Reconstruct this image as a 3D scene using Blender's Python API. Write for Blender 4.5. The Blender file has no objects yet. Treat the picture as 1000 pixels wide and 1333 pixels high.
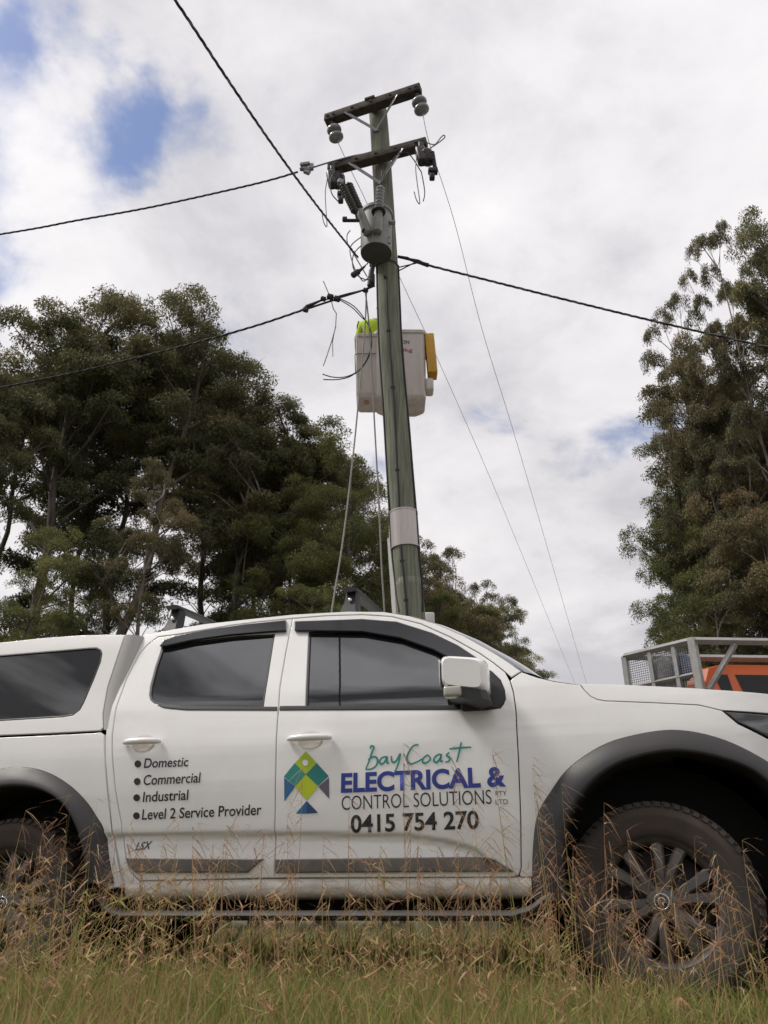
import bpy, bmesh, math, random
import numpy as np
from mathutils import Vector, Matrix
from mathutils.geometry import delaunay_2d_cdt
S = bpy.context.scene
COL = S.collection
R = math.radians

# ------------------------------------------------------------------ camera, sky, sun, exposure
F, TH, CAMH = 1040.0, R(26.7), 0.345
cam = bpy.data.cameras.new('camera'); camo = bpy.data.objects.new('camera', cam); COL.objects.link(camo)
camo.location = (0, 0, CAMH); camo.rotation_euler = (math.pi/2 + TH, 0, 0)
cam.sensor_fit = 'VERTICAL'; cam.sensor_height = 36; cam.lens = 36*F/1333
cam.clip_start = 0.02; cam.clip_end = 5000
cam.dof.use_dof = True; cam.dof.focus_distance = 4.2; cam.dof.aperture_fstop = 8.0
S.camera = camo
S.view_settings.view_transform = 'Standard'; S.view_settings.look = 'None'
S.view_settings.exposure = 0.34; S.view_settings.gamma = 1
S.render.engine = 'CYCLES'
S.cycles.max_bounces = 6; S.cycles.diffuse_bounces = 3; S.cycles.glossy_bounces = 3
S.cycles.transmission_bounces = 4; S.cycles.transparent_max_bounces = 6
S.cycles.use_denoising = True

SUN_EL, SUN_AZ = R(55), R(270)          # azimuth clockwise from +Y: high on the left
def ray(px, py):
    x = (px-500)/F; y = -(py-666.5)/F
    return np.array([x, math.cos(TH)-y*math.sin(TH), math.sin(TH)+y*math.cos(TH)])
CAMP = np.array([0, 0, CAMH])
def P(px, py, Y):
    d = ray(px, py); return CAMP + d*(Y/d[1])
def Pz(px, py, z):
    d = ray(px, py); return CAMP + d*((z-CAMH)/d[2])

def build_world():
    w = bpy.data.worlds.new('World'); S.world = w; w.use_nodes = True
    nt = w.node_tree; N = nt.nodes; L = nt.links; N.clear()
    def n(t, **k):
        x = N.new(t)
        for a, b in k.items(): setattr(x, a, b)
        return x
    def math_(op, a, b=None, clamp=False):
        m = n('ShaderNodeMath', operation=op); m.use_clamp = clamp
        for i, v in enumerate((a, b)):
            if v is None: continue
            if isinstance(v, (int, float)): m.inputs[i].default_value = v
            else: L.new(v, m.inputs[i])
        return m.outputs[0]
    out = n('ShaderNodeOutputWorld'); bg = n('ShaderNodeBackground'); bg2 = n('ShaderNodeBackground'); mix = n('ShaderNodeMixShader')
    sky = n('ShaderNodeTexSky', sky_type='NISHITA'); sky.sun_disc = False
    sky.sun_elevation = SUN_EL; sky.sun_rotation = SUN_AZ
    tn = n('ShaderNodeMix', data_type='RGBA', blend_type='MULTIPLY'); tn.inputs[0].default_value = 1; L.new(sky.outputs[0], tn.inputs[6]); tn.inputs[7].default_value = (.98, .97, 1.06, 1); L.new(tn.outputs[2], bg.inputs[0]); bg.inputs[1].default_value = 0.11
    tc = n('ShaderNodeTexCoord'); D = tc.outputs['Generated']
    sep = n('ShaderNodeSeparateXYZ'); L.new(D, sep.inputs[0])
    zz = math_('ADD', math_('MAXIMUM', sep.outputs[2], 0.0), 0.28)
    comb = n('ShaderNodeCombineXYZ'); L.new(math_('DIVIDE', sep.outputs[0], zz), comb.inputs[0]); L.new(math_('DIVIDE', sep.outputs[1], zz), comb.inputs[1])
    def noise(scale, detail, rough, off=0.0, dist=0.0):
        mp = n('ShaderNodeMapping'); mp.inputs[1].default_value = (off, off*.7, off*.3); L.new(comb.outputs[0], mp.inputs[0])
        t = n('ShaderNodeTexNoise'); t.inputs['Scale'].default_value = scale; t.inputs['Detail'].default_value = detail
        t.inputs['Roughness'].default_value = rough; t.inputs['Distortion'].default_value = dist
        L.new(mp.outputs[0], t.inputs['Vector']); return t.outputs['Fac']
    big = noise(1.9, 8, .56, 3.1, .25); fine = noise(6.5, 8, .6, 7.7, .3)
    # gaps in the overcast where blue shows
    dn = n('ShaderNodeTexNoise'); dn.inputs['Scale'].default_value = 7.0; dn.inputs['Detail'].default_value = 9; L.new(D, dn.inputs['Vector'])
    wob = n('ShaderNodeVectorMath', operation='SUBTRACT'); L.new(dn.outputs['Color'], wob.inputs[0]); wob.inputs[1].default_value = (.5, .5, .5)
    wsc = n('ShaderNodeVectorMath', operation='SCALE'); L.new(wob.outputs[0], wsc.inputs[0]); wsc.inputs['Scale'].default_value = .21
    dd = n('ShaderNodeVectorMath', operation='ADD'); L.new(D, dd.inputs[0]); L.new(wsc.outputs[0], dd.inputs[1])
    hole = None
    for (px, py, rad, amp) in [(14, 45, .05, .95), (150, 112, .045, .72), (205, 168, .07, .80), (172, 205, .045, .4), (760, 555, .07, .5), (838, 540, .045, .62), (560, 400, .0001, 0), (620, 590, .05, .45), (345, 125, .03, .25), (300, 430, .05, .45), (495, 600, .04, .6), (-150, 250, .2, .9), (1300, 300, .2, .8), (500, -420, .2, .5)]:
        d = ray(px, py); d = d/np.linalg.norm(d)
        ds = n('ShaderNodeVectorMath', operation='DISTANCE'); L.new(dd.outputs[0], ds.inputs[0]); ds.inputs[1].default_value = tuple(d)
        q = math_('DIVIDE', ds.outputs['Value'], rad)
        g = math_('MULTIPLY', math_('POWER', 2.718, math_('MULTIPLY', math_('MULTIPLY', q, q), -1.0)), amp)
        hole = g if hole is None else math_('ADD', hole, g)
    cov = math_('SUBTRACT', math_('MULTIPLY', hole, 1.1), math_('MULTIPLY', math_('SUBTRACT', math_('ADD', math_('MULTIPLY', fine, .75), math_('MULTIPLY', big, .25)), .42), 1.9))
    mr = n('ShaderNodeMapRange'); mr.inputs['From Min'].default_value = .22; mr.inputs['From Max'].default_value = .98
    mr.interpolation_type = 'SMOOTHSTEP'; L.new(cov, mr.inputs['Value'])
    # cloud brightness: grey bases and bright tops, greyer low down
    b1 = math_('ADD', math_('MULTIPLY', big, .75), math_('MULTIPLY', fine, .25))
    low = n('ShaderNodeMapRange'); low.inputs['From Min'].default_value = .1; low.inputs['From Max'].default_value = .75
    low.inputs['To Min'].default_value = .80; low.inputs['To Max'].default_value = .98; L.new(sep.outputs[2], low.inputs['Value'])
    cr = n('ShaderNodeValToRGB'); cr.color_ramp.elements[0].position = .38; cr.color_ramp.elements[0].color = (.55, .54, .565, 1)
    cr.color_ramp.elements[1].position = .60; cr.color_ramp.elements[1].color = (.83, .81, .82, 1)
    e = cr.color_ramp.elements.new(.48); e.color = (.72, .70, .72, 1)
    ms = n('ShaderNodeMapping'); ms.inputs['Scale'].default_value = (1.4, 1.4, 7.0); L.new(D, ms.inputs[0])
    sn = n('ShaderNodeTexNoise'); sn.inputs['Scale'].default_value = 2.3; sn.inputs['Detail'].default_value = 5; L.new(ms.outputs[0], sn.inputs['Vector'])
    sr = n('ShaderNodeMapRange'); sr.inputs['From Min'].default_value = .38; sr.inputs['From Max'].default_value = .62; sr.inputs['To Min'].default_value = .22; sr.inputs['To Max'].default_value = 1.5; L.new(sn.outputs['Fac'], sr.inputs['Value'])
    bk_ = n('ShaderNodeMapRange'); bk_.inputs['From Min'].default_value = .0; bk_.inputs['From Max'].default_value = -.35; L.new(sep.outputs[1], bk_.inputs['Value'])
    stre = math_('ADD', 1.0, math_('MULTIPLY', math_('SUBTRACT', sr.outputs[0], 1.0), bk_.outputs[0]))
    L.new(b1, cr.inputs[0]); L.new(cr.outputs[0], bg2.inputs[0]); L.new(math_('MULTIPLY', low.outputs[0], stre), bg2.inputs[1])
    L.new(mr.outputs[0], mix.inputs[0]); L.new(bg2.outputs[0], mix.inputs[1]); L.new(bg.outputs[0], mix.inputs[2])
    L.new(mix.outputs[0], out.inputs[0])
build_world()
sl = bpy.data.lights.new('sun', 'SUN'); sl.energy = 2.1; sl.angle = R(14); sl.color = (1, .95, .88)
so = bpy.data.objects.new('sun', sl); COL.objects.link(so)
so.rotation_euler = Vector((-math.sin(SUN_AZ)*math.cos(SUN_EL), -math.cos(SUN_AZ)*math.cos(SUN_EL), -math.sin(SUN_EL))).to_track_quat('-Z', 'Y').to_euler()

# ------------------------------------------------------------------ materials
def mat(name, col, rough=.5, metal=0., var=0., scale=8., bump=0., bscale=60., coat=0., col2=None, spec=.5, stretch=(1, 1, 1), ior=None, attr=None, detail=6, lo=.35, hi=.65):
    m = bpy.data.materials.new(name); m.use_nodes = True
    nt = m.node_tree; b = nt.nodes['Principled BSDF']; L = nt.links
    b.inputs['Base Color'].default_value = (*col, 1); b.inputs['Roughness'].default_value = rough
    b.inputs['Metallic'].default_value = metal; b.inputs['Coat Weight'].default_value = coat; b.inputs['Coat Roughness'].default_value = .04
    b.inputs['Specular IOR Level'].default_value = spec
    if ior: b.inputs['IOR'].default_value = ior
    tc = nt.nodes.new('ShaderNodeTexCoord'); mp = nt.nodes.new('ShaderNodeMapping'); mp.inputs['Scale'].default_value = stretch
    L.new(tc.outputs['Object'], mp.inputs[0])
    if col2 is not None or var:
        c2 = col2 if col2 is not None else tuple(c*(1-var) for c in col)
        no = nt.nodes.new('ShaderNodeTexNoise'); no.inputs['Scale'].default_value = scale; no.inputs['Detail'].default_value = detail; no.inputs['Roughness'].default_value = .65
        L.new(mp.outputs[0], no.inputs['Vector'])
        r = nt.nodes.new('ShaderNodeValToRGB'); r.color_ramp.elements[0].position = lo; r.color_ramp.elements[1].position = hi
        r.color_ramp.elements[0].color = (*c2, 1); r.color_ramp.elements[1].color = (*col, 1)
        L.new(no.outputs['Fac'], r.inputs[0]); L.new(r.outputs[0], b.inputs['Base Color'])
        mrr = nt.nodes.new('ShaderNodeMapRange'); mrr.inputs['To Min'].default_value = min(1, rough*1.25); mrr.inputs['To Max'].default_value = rough*.85
        L.new(no.outputs['Fac'], mrr.inputs['Value']); L.new(mrr.outputs[0], b.inputs['Roughness'])
    if attr:
        at = nt.nodes.new('ShaderNodeAttribute'); at.attribute_name = 'tint'
        r = nt.nodes.new('ShaderNodeValToRGB'); el = r.color_ramp.elements
        el[0].position = attr[0][0]; el[0].color = (*attr[0][1], 1); el[1].position = attr[-1][0]; el[1].color = (*attr[-1][1], 1)
        for p, c in attr[1:-1]:
            x = el.new(p); x.color = (*c, 1)
        L.new(at.outputs['Fac'], r.inputs[0]); L.new(r.outputs[0], b.inputs['Base Color'])
    if bump:
        nb = nt.nodes.new('ShaderNodeTexNoise'); nb.inputs['Scale'].default_value = bscale; nb.inputs['Detail'].default_value = 5
        L.new(mp.outputs[0], nb.inputs['Vector']); bp = nt.nodes.new('ShaderNodeBump'); bp.inputs['Strength'].default_value = bump
        L.new(nb.outputs['Fac'], bp.inputs['Height']); L.new(bp.outputs[0], b.inputs['Normal'])
    return m
def leafmat(name, ramp, transl=.18):
    ramp = [(p, tuple(k*1.2 for k in c)) for p, c in ramp]
    m = mat(name, (.05, .05, .03), .65, attr=ramp, spec=.15)
    nt = m.node_tree; b = nt.nodes['Principled BSDF']; o = nt.nodes['Material Output']
    t = nt.nodes.new('ShaderNodeBsdfTranslucent'); mx = nt.nodes.new('ShaderNodeMixShader'); mx.inputs[0].default_value = transl
    nt.links.new(b.inputs['Base Color'].links[0].from_socket, t.inputs[0])
    nt.links.new(b.outputs[0], mx.inputs[1]); nt.links.new(t.outputs[0], mx.inputs[2]); nt.links.new(mx.outputs[0], o.inputs[0])
    return m
M = dict(
    paint=mat('white_paint', (.82, .815, .80), .2, coat=1.0, col2=(.765, .755, .735), scale=2.5, lo=.3, hi=.55),
    paint_can=mat('canopy_paint', (.80, .79, .775), .3, coat=.4, col2=(.75, .74, .72), scale=2.0, lo=.3, hi=.55),
    sillp=mat('dusty_sill_paint', (.70, .67, .62), .35, coat=.2, col2=(.42, .35, .28), scale=7, stretch=(1, 1, 4), lo=.3, hi=.55),
    flare=mat('flare_plastic', (.024, .024, .026), .5, col2=(.04, .036, .035), scale=4, bump=.06, bscale=900),
    trim=mat('black_plastic', (.018, .018, .02), .45, bump=.04, bscale=500),
    mould=mat('grey_moulding', (.10, .098, .096), .5, col2=(.17, .15, .125), scale=6, lo=.3, hi=.6),
    rubber=mat('window_rubber', (.010, .010, .011), .5),
    glass=mat('tinted_glass', (.012, .014, .016), .015, ior=2.1, spec=.5),
    visor=mat('smoked_visor', (.022, .022, .025), .08, ior=1.55),
    black=mat('underbody_black', (.006, .006, .006), .9),
    gap=mat('cavity_black', (.004, .004, .004), 1.0, spec=0),
    step=mat('side_step_grey', (.06, .056, .054), .6, var=.3, scale=9),
    tyre=mat('tyre_rubber', (.022, .020, .019), .8, col2=(.062, .047, .038), scale=4, bump=.12, bscale=160, lo=.38, hi=.7),
    rim=mat('dark_rim', (.095, .09, .087), .42, metal=.3, col2=(.15, .12, .10), scale=9, lo=.3, hi=.6),
    chrome=mat('chrome', (.62, .62, .63), .18, metal=1.),
    alloy=mat('raw_aluminium', (.40, .39, .375), .45, metal=.5, var=.2, scale=12),
    lens=mat('clear_lens', (.42, .41, .36), .08, coat=.5, ior=1.5),
    lampg=mat('headlight_lens', (.06, .062, .066), .05, coat=1.0, ior=1.6),
    mud=mat('dried_mud', (.16, .12, .09), 1.),
    d_black=mat('decal_black', (.018, .018, .02), .4), d_blue=mat('decal_blue', (.022, .042, .27), .35), d_teal=mat('decal_teal', (.02, .25, .215), .35),
    d_tealb=mat('decal_deep_teal', (.012, .19, .17), .35), d_lime=mat('decal_lime', (.38, .52, .02), .35), d_limeb=mat('decal_yellow_lime', (.47, .56, .015), .35),
    d_bl=mat('decal_mid_blue', (.03, .13, .30), .35), d_bld=mat('decal_dark_blue', (.02, .06, .16), .35), d_gr=mat('decal_slate', (.11, .11, .15), .35),
    d_white=mat('decal_white', (.78, .78, .76), .3), d_grey=mat('badge_grey', (.10, .10, .10), .3, metal=.5), d_red=mat('decal_red', (.45, .04, .04), .4),
    pole=mat('treated_timber', (.215, .222, .17), .85, col2=(.10, .113, .08), scale=9, stretch=(5, 5, .18), bump=.9, bscale=22, lo=.36, hi=.62),
    arm=mat('weathered_timber', (.085, .068, .052), .9, col2=(.035, .030, .026), scale=14, stretch=(1, 1, 1), bump=.5, bscale=60, lo=.35, hi=.62),
    galv=mat('galvanised', (.33, .33, .34), .5, metal=.6, var=.3, scale=30),
    band=mat('pole_band_metal', (.46, .42, .40), .36, metal=.9, var=.2, scale=3, stretch=(6, 6, .4)),
    porc=mat('grey_porcelain', (.27, .275, .285), .22, coat=.3, var=.2, scale=14),
    tank=mat('transformer_grey', (.27, .27, .255), .5, var=.22, scale=6),
    tankd=mat('transformer_base', (.085, .083, .074), .7, var=.25, scale=6),
    dark=mat('dark_fitting', (.02, .02, .021), .6, var=.3, scale=40),
    brown=mat('brown_insulator', (.035, .027, .024), .35, var=.4, scale=30),
    wire=mat('cable_black', (.016, .016, .017), .6),
    wireg=mat('cable_grey', (.16, .16, .165), .55),
    rope=mat('rope', (.30, .28, .26), .9, var=.3, scale=60),
    bucket=mat('bucket_fibreglass', (.62, .56, .53), .45, col2=(.48, .43, .40), scale=4, stretch=(2.5, 2.5, .35), lo=.3, hi=.55),
    yellow=mat('yellow_box', (.62, .33, .025), .5, var=.15, scale=6),
    hivis=mat('hi_vis_cloth', (.58, .80, .05), .85, var=.2, scale=25, bump=.3, bscale=30),
    skin=mat('skin', (.42, .25, .18), .6), navy=mat('navy_cloth', (.02, .025, .05), .9, var=.3, scale=30), helmet=mat('dark_helmet', (.05, .055, .05), .5),
    orange=mat('orange_paint', (.74, .13, .02), .35, coat=.3, var=.12, scale=4),
    truckw=mat('truck_white', (.66, .66, .64), .4, var=.12, scale=4),
    bluep=mat('blue_plastic', (.03, .08, .26), .5, var=.3, scale=14), bag=mat('pale_bag', (.45, .45, .44), .8, var=.4, scale=14, bump=.6, bscale=18),
    bark=mat('bark', (.17, .142, .115), .95, col2=(.06, .05, .042), scale=3.5, stretch=(3, 3, .5), bump=.6, bscale=9, lo=.35, hi=.66),
    barkp=mat('pale_bark', (.30, .265, .23), .9, col2=(.10, .082, .066), scale=2.2, stretch=(3, 3, .5), bump=.4, bscale=9, lo=.38, hi=.6),
    ground=mat('verge_soil', (.075, .062, .038), 1., col2=(.045, .05, .02), scale=3, bump=.5, bscale=40),
    gravel=mat('gravel_road', (.19, .16, .135), 1., col2=(.12, .10, .085), scale=14, bump=.5, bscale=120),
)
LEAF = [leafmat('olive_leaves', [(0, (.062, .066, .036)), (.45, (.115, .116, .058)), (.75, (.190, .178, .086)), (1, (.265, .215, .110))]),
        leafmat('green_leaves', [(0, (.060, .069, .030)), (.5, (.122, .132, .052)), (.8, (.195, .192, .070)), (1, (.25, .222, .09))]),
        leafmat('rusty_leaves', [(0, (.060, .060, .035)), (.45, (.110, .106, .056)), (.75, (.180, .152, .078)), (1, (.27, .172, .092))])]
GRASS = leafmat('grass_blades', [(0, (.13, .17, .04)), (.3, (.23, .235, .07)), (.5, (.34, .27, .115)), (.72, (.37, .225, .125)), (.88, (.27, .13, .08)), (1, (.52, .42, .28))], .3)

# ------------------------------------------------------------------ mesh helpers
class MB:
    def __init__(s): s.v = []; s.f = []; s.m = []; s.mi = 0; s.sm = []
    def add(s, vs, fs, smooth=False):
        o = len(s.v); s.v += [tuple(map(float, p)) for p in vs]
        for f in fs: s.f.append(tuple(i+o for i in f)); s.m.append(s.mi); s.sm.append(smooth)
        return s
    def box(s, c, d, rot=None, bev=0.0):
        c = Vector(c); hx, hy, hz = d[0]/2, d[1]/2, d[2]/2
        rot = rot or Matrix.Identity(3)
        if bev <= 0:
            vs = [c + rot @ Vector((x*hx, y*hy, z*hz)) for z in (-1, 1) for y in (-1, 1) for x in (-1, 1)]
            return s.add(vs, [(0, 2, 3, 1), (4, 5, 7, 6), (0, 1, 5, 4), (2, 6, 7, 3), (0, 4, 6, 2), (1, 3, 7, 5)])
        bm = bmesh.new(); bmesh.ops.create_cube(bm, size=1)
        for v in bm.verts: v.co = Vector((v.co.x*d[0], v.co.y*d[1], v.co.z*d[2]))
        bmesh.ops.bevel(bm, geom=bm.edges[:], offset=min(bev, min(d)*.45), segments=3, affect='EDGES', profile=.5)
        bm.verts.index_update()
        s.add([c + rot @ v.co for v in bm.verts], [[v.index for v in f.verts] for f in bm.faces], True); bm.free(); return s
    def tube(s, pts, r, n=8, caps=True, smooth=True):
        pts = [Vector(p) for p in pts]; k = len(pts)
        rs = r if hasattr(r, '__len__') else [r]*k
        vs = []; up = None
        for i, p in enumerate(pts):
            t = (pts[min(i+1, k-1)] - pts[max(i-1, 0)]).normalized()
            if up is None: up = Vector((0, 0, 1)) if abs(t.z) < .9 else Vector((1, 0, 0))
            a = t.cross(up).normalized(); b = a.cross(t).normalized(); up = b
            for j in range(n):
                an = 2*math.pi*j/n; vs.append(p + (a*math.cos(an) + b*math.sin(an))*rs[i])
        fs = [(i*n+j, i*n+(j+1) % n, (i+1)*n+(j+1) % n, (i+1)*n+j) for i in range(k-1) for j in range(n)]
        s.add(vs, fs, smooth)
        if caps and n > 2:
            s.add(vs[:n], [tuple(reversed(range(n)))]); s.add(vs[-n:], [tuple(range(n))])
        return s
    def lathe(s, prof, n=24, mtx=None, smooth=True, a0=0, a1=2*math.pi):
        mtx = mtx or Matrix.Identity(4); vs = []; full = abs(a1-a0-2*math.pi) < 1e-6
        m = n if full else n+1
        for r, z in prof:
            for j in range(m):
                a = a0+(a1-a0)*j/n; vs.append(mtx @ Vector((r*math.cos(a), r*math.sin(a), z)))
        fs = []
        for i in range(len(prof)-1):
            for j in range(n):
                q = (j+1) % m; fs.append((i*m+j, i*m+q, (i+1)*m+q, (i+1)*m+j))
        return s.add(vs, fs, smooth)
    def prism(s, poly, axis_pts, smooth=False):
        # extrude 3-D polygon by vector
        k = len(poly); a = [Vector(p) for p in poly]; b = [p + Vector(axis_pts) for p in a]
        return s.add(a+b, [tuple(reversed(range(k))), tuple(range(k, 2*k))] + [(i, (i+1) % k, k+(i+1) % k, k+i) for i in range(k)], smooth)
    def grid(s, rows, smooth=True, closed=False):
        n = len(rows[0]); vs = [p for r in rows for p in r]
        fs = [(i*n+j, i*n+(j+1) % n, (i+1)*n+(j+1) % n, (i+1)*n+j) for i in range(len(rows)-1) for j in range(n if closed else n-1)]
        return s.add(vs, fs, smooth)
    def build(s, name, mats, parent=None, sharp=None):
        me = bpy.data.meshes.new(name); me.from_pydata(s.v, [], s.f); me.update()
        mats = mats if isinstance(mats, (list, tuple)) else [mats]
        for m in mats: me.materials.append(m)
        me.polygons.foreach_set('material_index', s.m); me.polygons.foreach_set('use_smooth', s.sm)
        if sharp: me.set_sharp_from_angle(angle=R(sharp))
        return link(name, me, parent)
def link(name, me, parent=None):
    o = bpy.data.objects.new(name, me); COL.objects.link(o)
    if parent: o.parent = parent
    return o
def tag(o, label=None, cat=None, group=None, kind=None):
    for k, v in (('label', label), ('category', cat), ('group', group), ('kind', kind)):
        if v: o[k] = v
    return o
def thing(name, label, cat, loc=(0, 0, 0), rz=0, group=None):
    o = bpy.data.objects.new(name, None); o.empty_display_size = .2; COL.objects.link(o)
    o.location = loc; o.rotation_euler = (0, 0, rz); return tag(o, label, cat, group)
def rel(pts, o): return [Vector(p) - Vector(o) for p in pts]
def smooth_path(pts, n=8):
    pts = [Vector(p) for p in pts]; out = []
    for i in range(len(pts)-1):
        p0 = pts[max(i-1, 0)]; p1 = pts[i]; p2 = pts[i+1]; p3 = pts[min(i+2, len(pts)-1)]
        for k in range(n):
            t = k/n
            out.append(.5*((2*p1) + (p2-p0)*t + (2*p0-5*p1+4*p2-p3)*t*t + (3*p1-p0-3*p2+p3)*t**3))
    out.append(pts[-1]); return out
def in_poly(pts, poly):
    x, y = pts[:, 0], pts[:, 1]; px, py = poly[:, 0], poly[:, 1]; r = np.zeros(len(pts), bool); j = len(poly)-1
    for i in range(len(poly)):
        c = ((py[i] > y) != (py[j] > y))
        if c.any():
            xx = (px[j]-px[i])*(y-py[i])/((py[j]-py[i]) or 1e-12) + px[i]; r ^= c & (x < xx)
        j = i
    return r
def resample(poly, step):
    out = []; k = len(poly)
    for i in range(k):
        a = np.array(poly[i], float); b = np.array(poly[(i+1) % k], float); n = max(1, int(math.ceil(np.linalg.norm(b-a)/step)))
        out += [a+(b-a)*t/n for t in range(n)]
    return np.array(out)
def area2(p): return .5*np.sum(p[:, 0]*np.roll(p[:, 1], -1) - np.roll(p[:, 0], -1)*p[:, 1])
def inset(p, d):          # positive = towards the inside of a CCW polygon
    a = p - np.roll(p, 1, 0); b = np.roll(p, -1, 0) - p
    a = a/np.maximum(np.linalg.norm(a, axis=1, keepdims=True), 1e-9); b = b/np.maximum(np.linalg.norm(b, axis=1, keepdims=True), 1e-9)
    t = a+b; t = t/np.maximum(np.linalg.norm(t, axis=1, keepdims=True), 1e-9)
    return p + np.stack([-t[:, 1], t[:, 0]], 1)*d

# ------------------------------------------------------------------ setting: ground, road
g = MB(); g.grid([[(x, y, 0) for x in np.linspace(-900, 900, 9)] for y in np.linspace(-900, 900, 9)], False)
tag(g.build('ground', M['ground']), kind='structure')
g = MB(); g.grid([[(3.0+6*t+d, y, .02) for t in (0, .5, 1)] for y, d in ((-40, -2.5), (4, 0), (30, 2.5), (90, 13))], False)
tag(g.build('gravel_road', M['gravel']), kind='structure')

# ------------------------------------------------------------------ the white ute
YAW = R(12.9)
ORG = np.array([1.35754, 4.58653, 0.0])
U3 = np.array([math.cos(YAW), -math.sin(YAW), 0]); V3 = np.array([-math.sin(YAW), -math.cos(YAW), 0])
_pw = np.array([(0, .86), (.40, .875), (.55, .905), (.70, .925), (.9, .937), (1.08, .932), (1.16, .918), (1.24, .90), (1.34, .868), (1.75, .70), (1.9, .635), (2.1, .545)])
_tw = np.linspace(-.2, 2.2, 1201); _tv = np.interp(_tw, _pw[:, 0], _pw[:, 1]); _k = np.exp(-.5*(np.arange(-40, 41)/16.)**2); _k /= _k.sum()
_tv = np.convolve(np.pad(_tv, 40, 'edge'), _k, 'valid')
_pcan = np.array([(0, .86), (.5, .89), (.9, .925), (1.15, .925), (1.26, .90), (1.75, .765), (1.9, .715), (2.1, .6)])
_tc = np.convolve(np.pad(np.interp(_tw, _pcan[:, 0], _pcan[:, 1]), 40, 'edge'), _k, 'valid')
_cr_u = [-2.6, -1.7, -1.06, -.88, -.77, -.70]; _cr_w = [.69, .68, .66, .63, .60, .55]
def W(u, w):
    u = np.asarray(u, float); w = np.asarray(w, float)
    v = np.interp(w, _tw, _tv)
    wc = np.interp(u, _cr_u, _cr_w); on = ((u > -2.62) & (u < -.62))*np.clip((-.64-u)/.12, 0, 1)
    v = v - on*(.007*np.exp(-((w-wc)/.008)**2) + .026*np.exp(-np.maximum(wc-w, 0)/.085)/(1+np.exp(np.clip((w-wc+.004)/.006, -60, 60))))
    n = np.maximum(u-.2, 0)/.7; return v - .20*n**2.4
def Wcan(u, w): return np.interp(np.asarray(w, float), _tw, _tc)
def uw(px, py, off=0., Wf=W):
    d = ray(px, py); v = .93
    for _ in range(25):
        o = ORG + V3*v; t = ((o-CAMP) @ V3)/(d @ V3); p = CAMP + d*t
        q = p-ORG; v = float(Wf(q @ U3, p[2])) + off
    return np.array([(p-ORG) @ U3, p[2]])
def cv(spec, off=0., Wf=W): return [np.array(p[1:], float) if p[0] == 'u' else uw(p[0], p[1], off, Wf) for p in spec]

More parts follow.
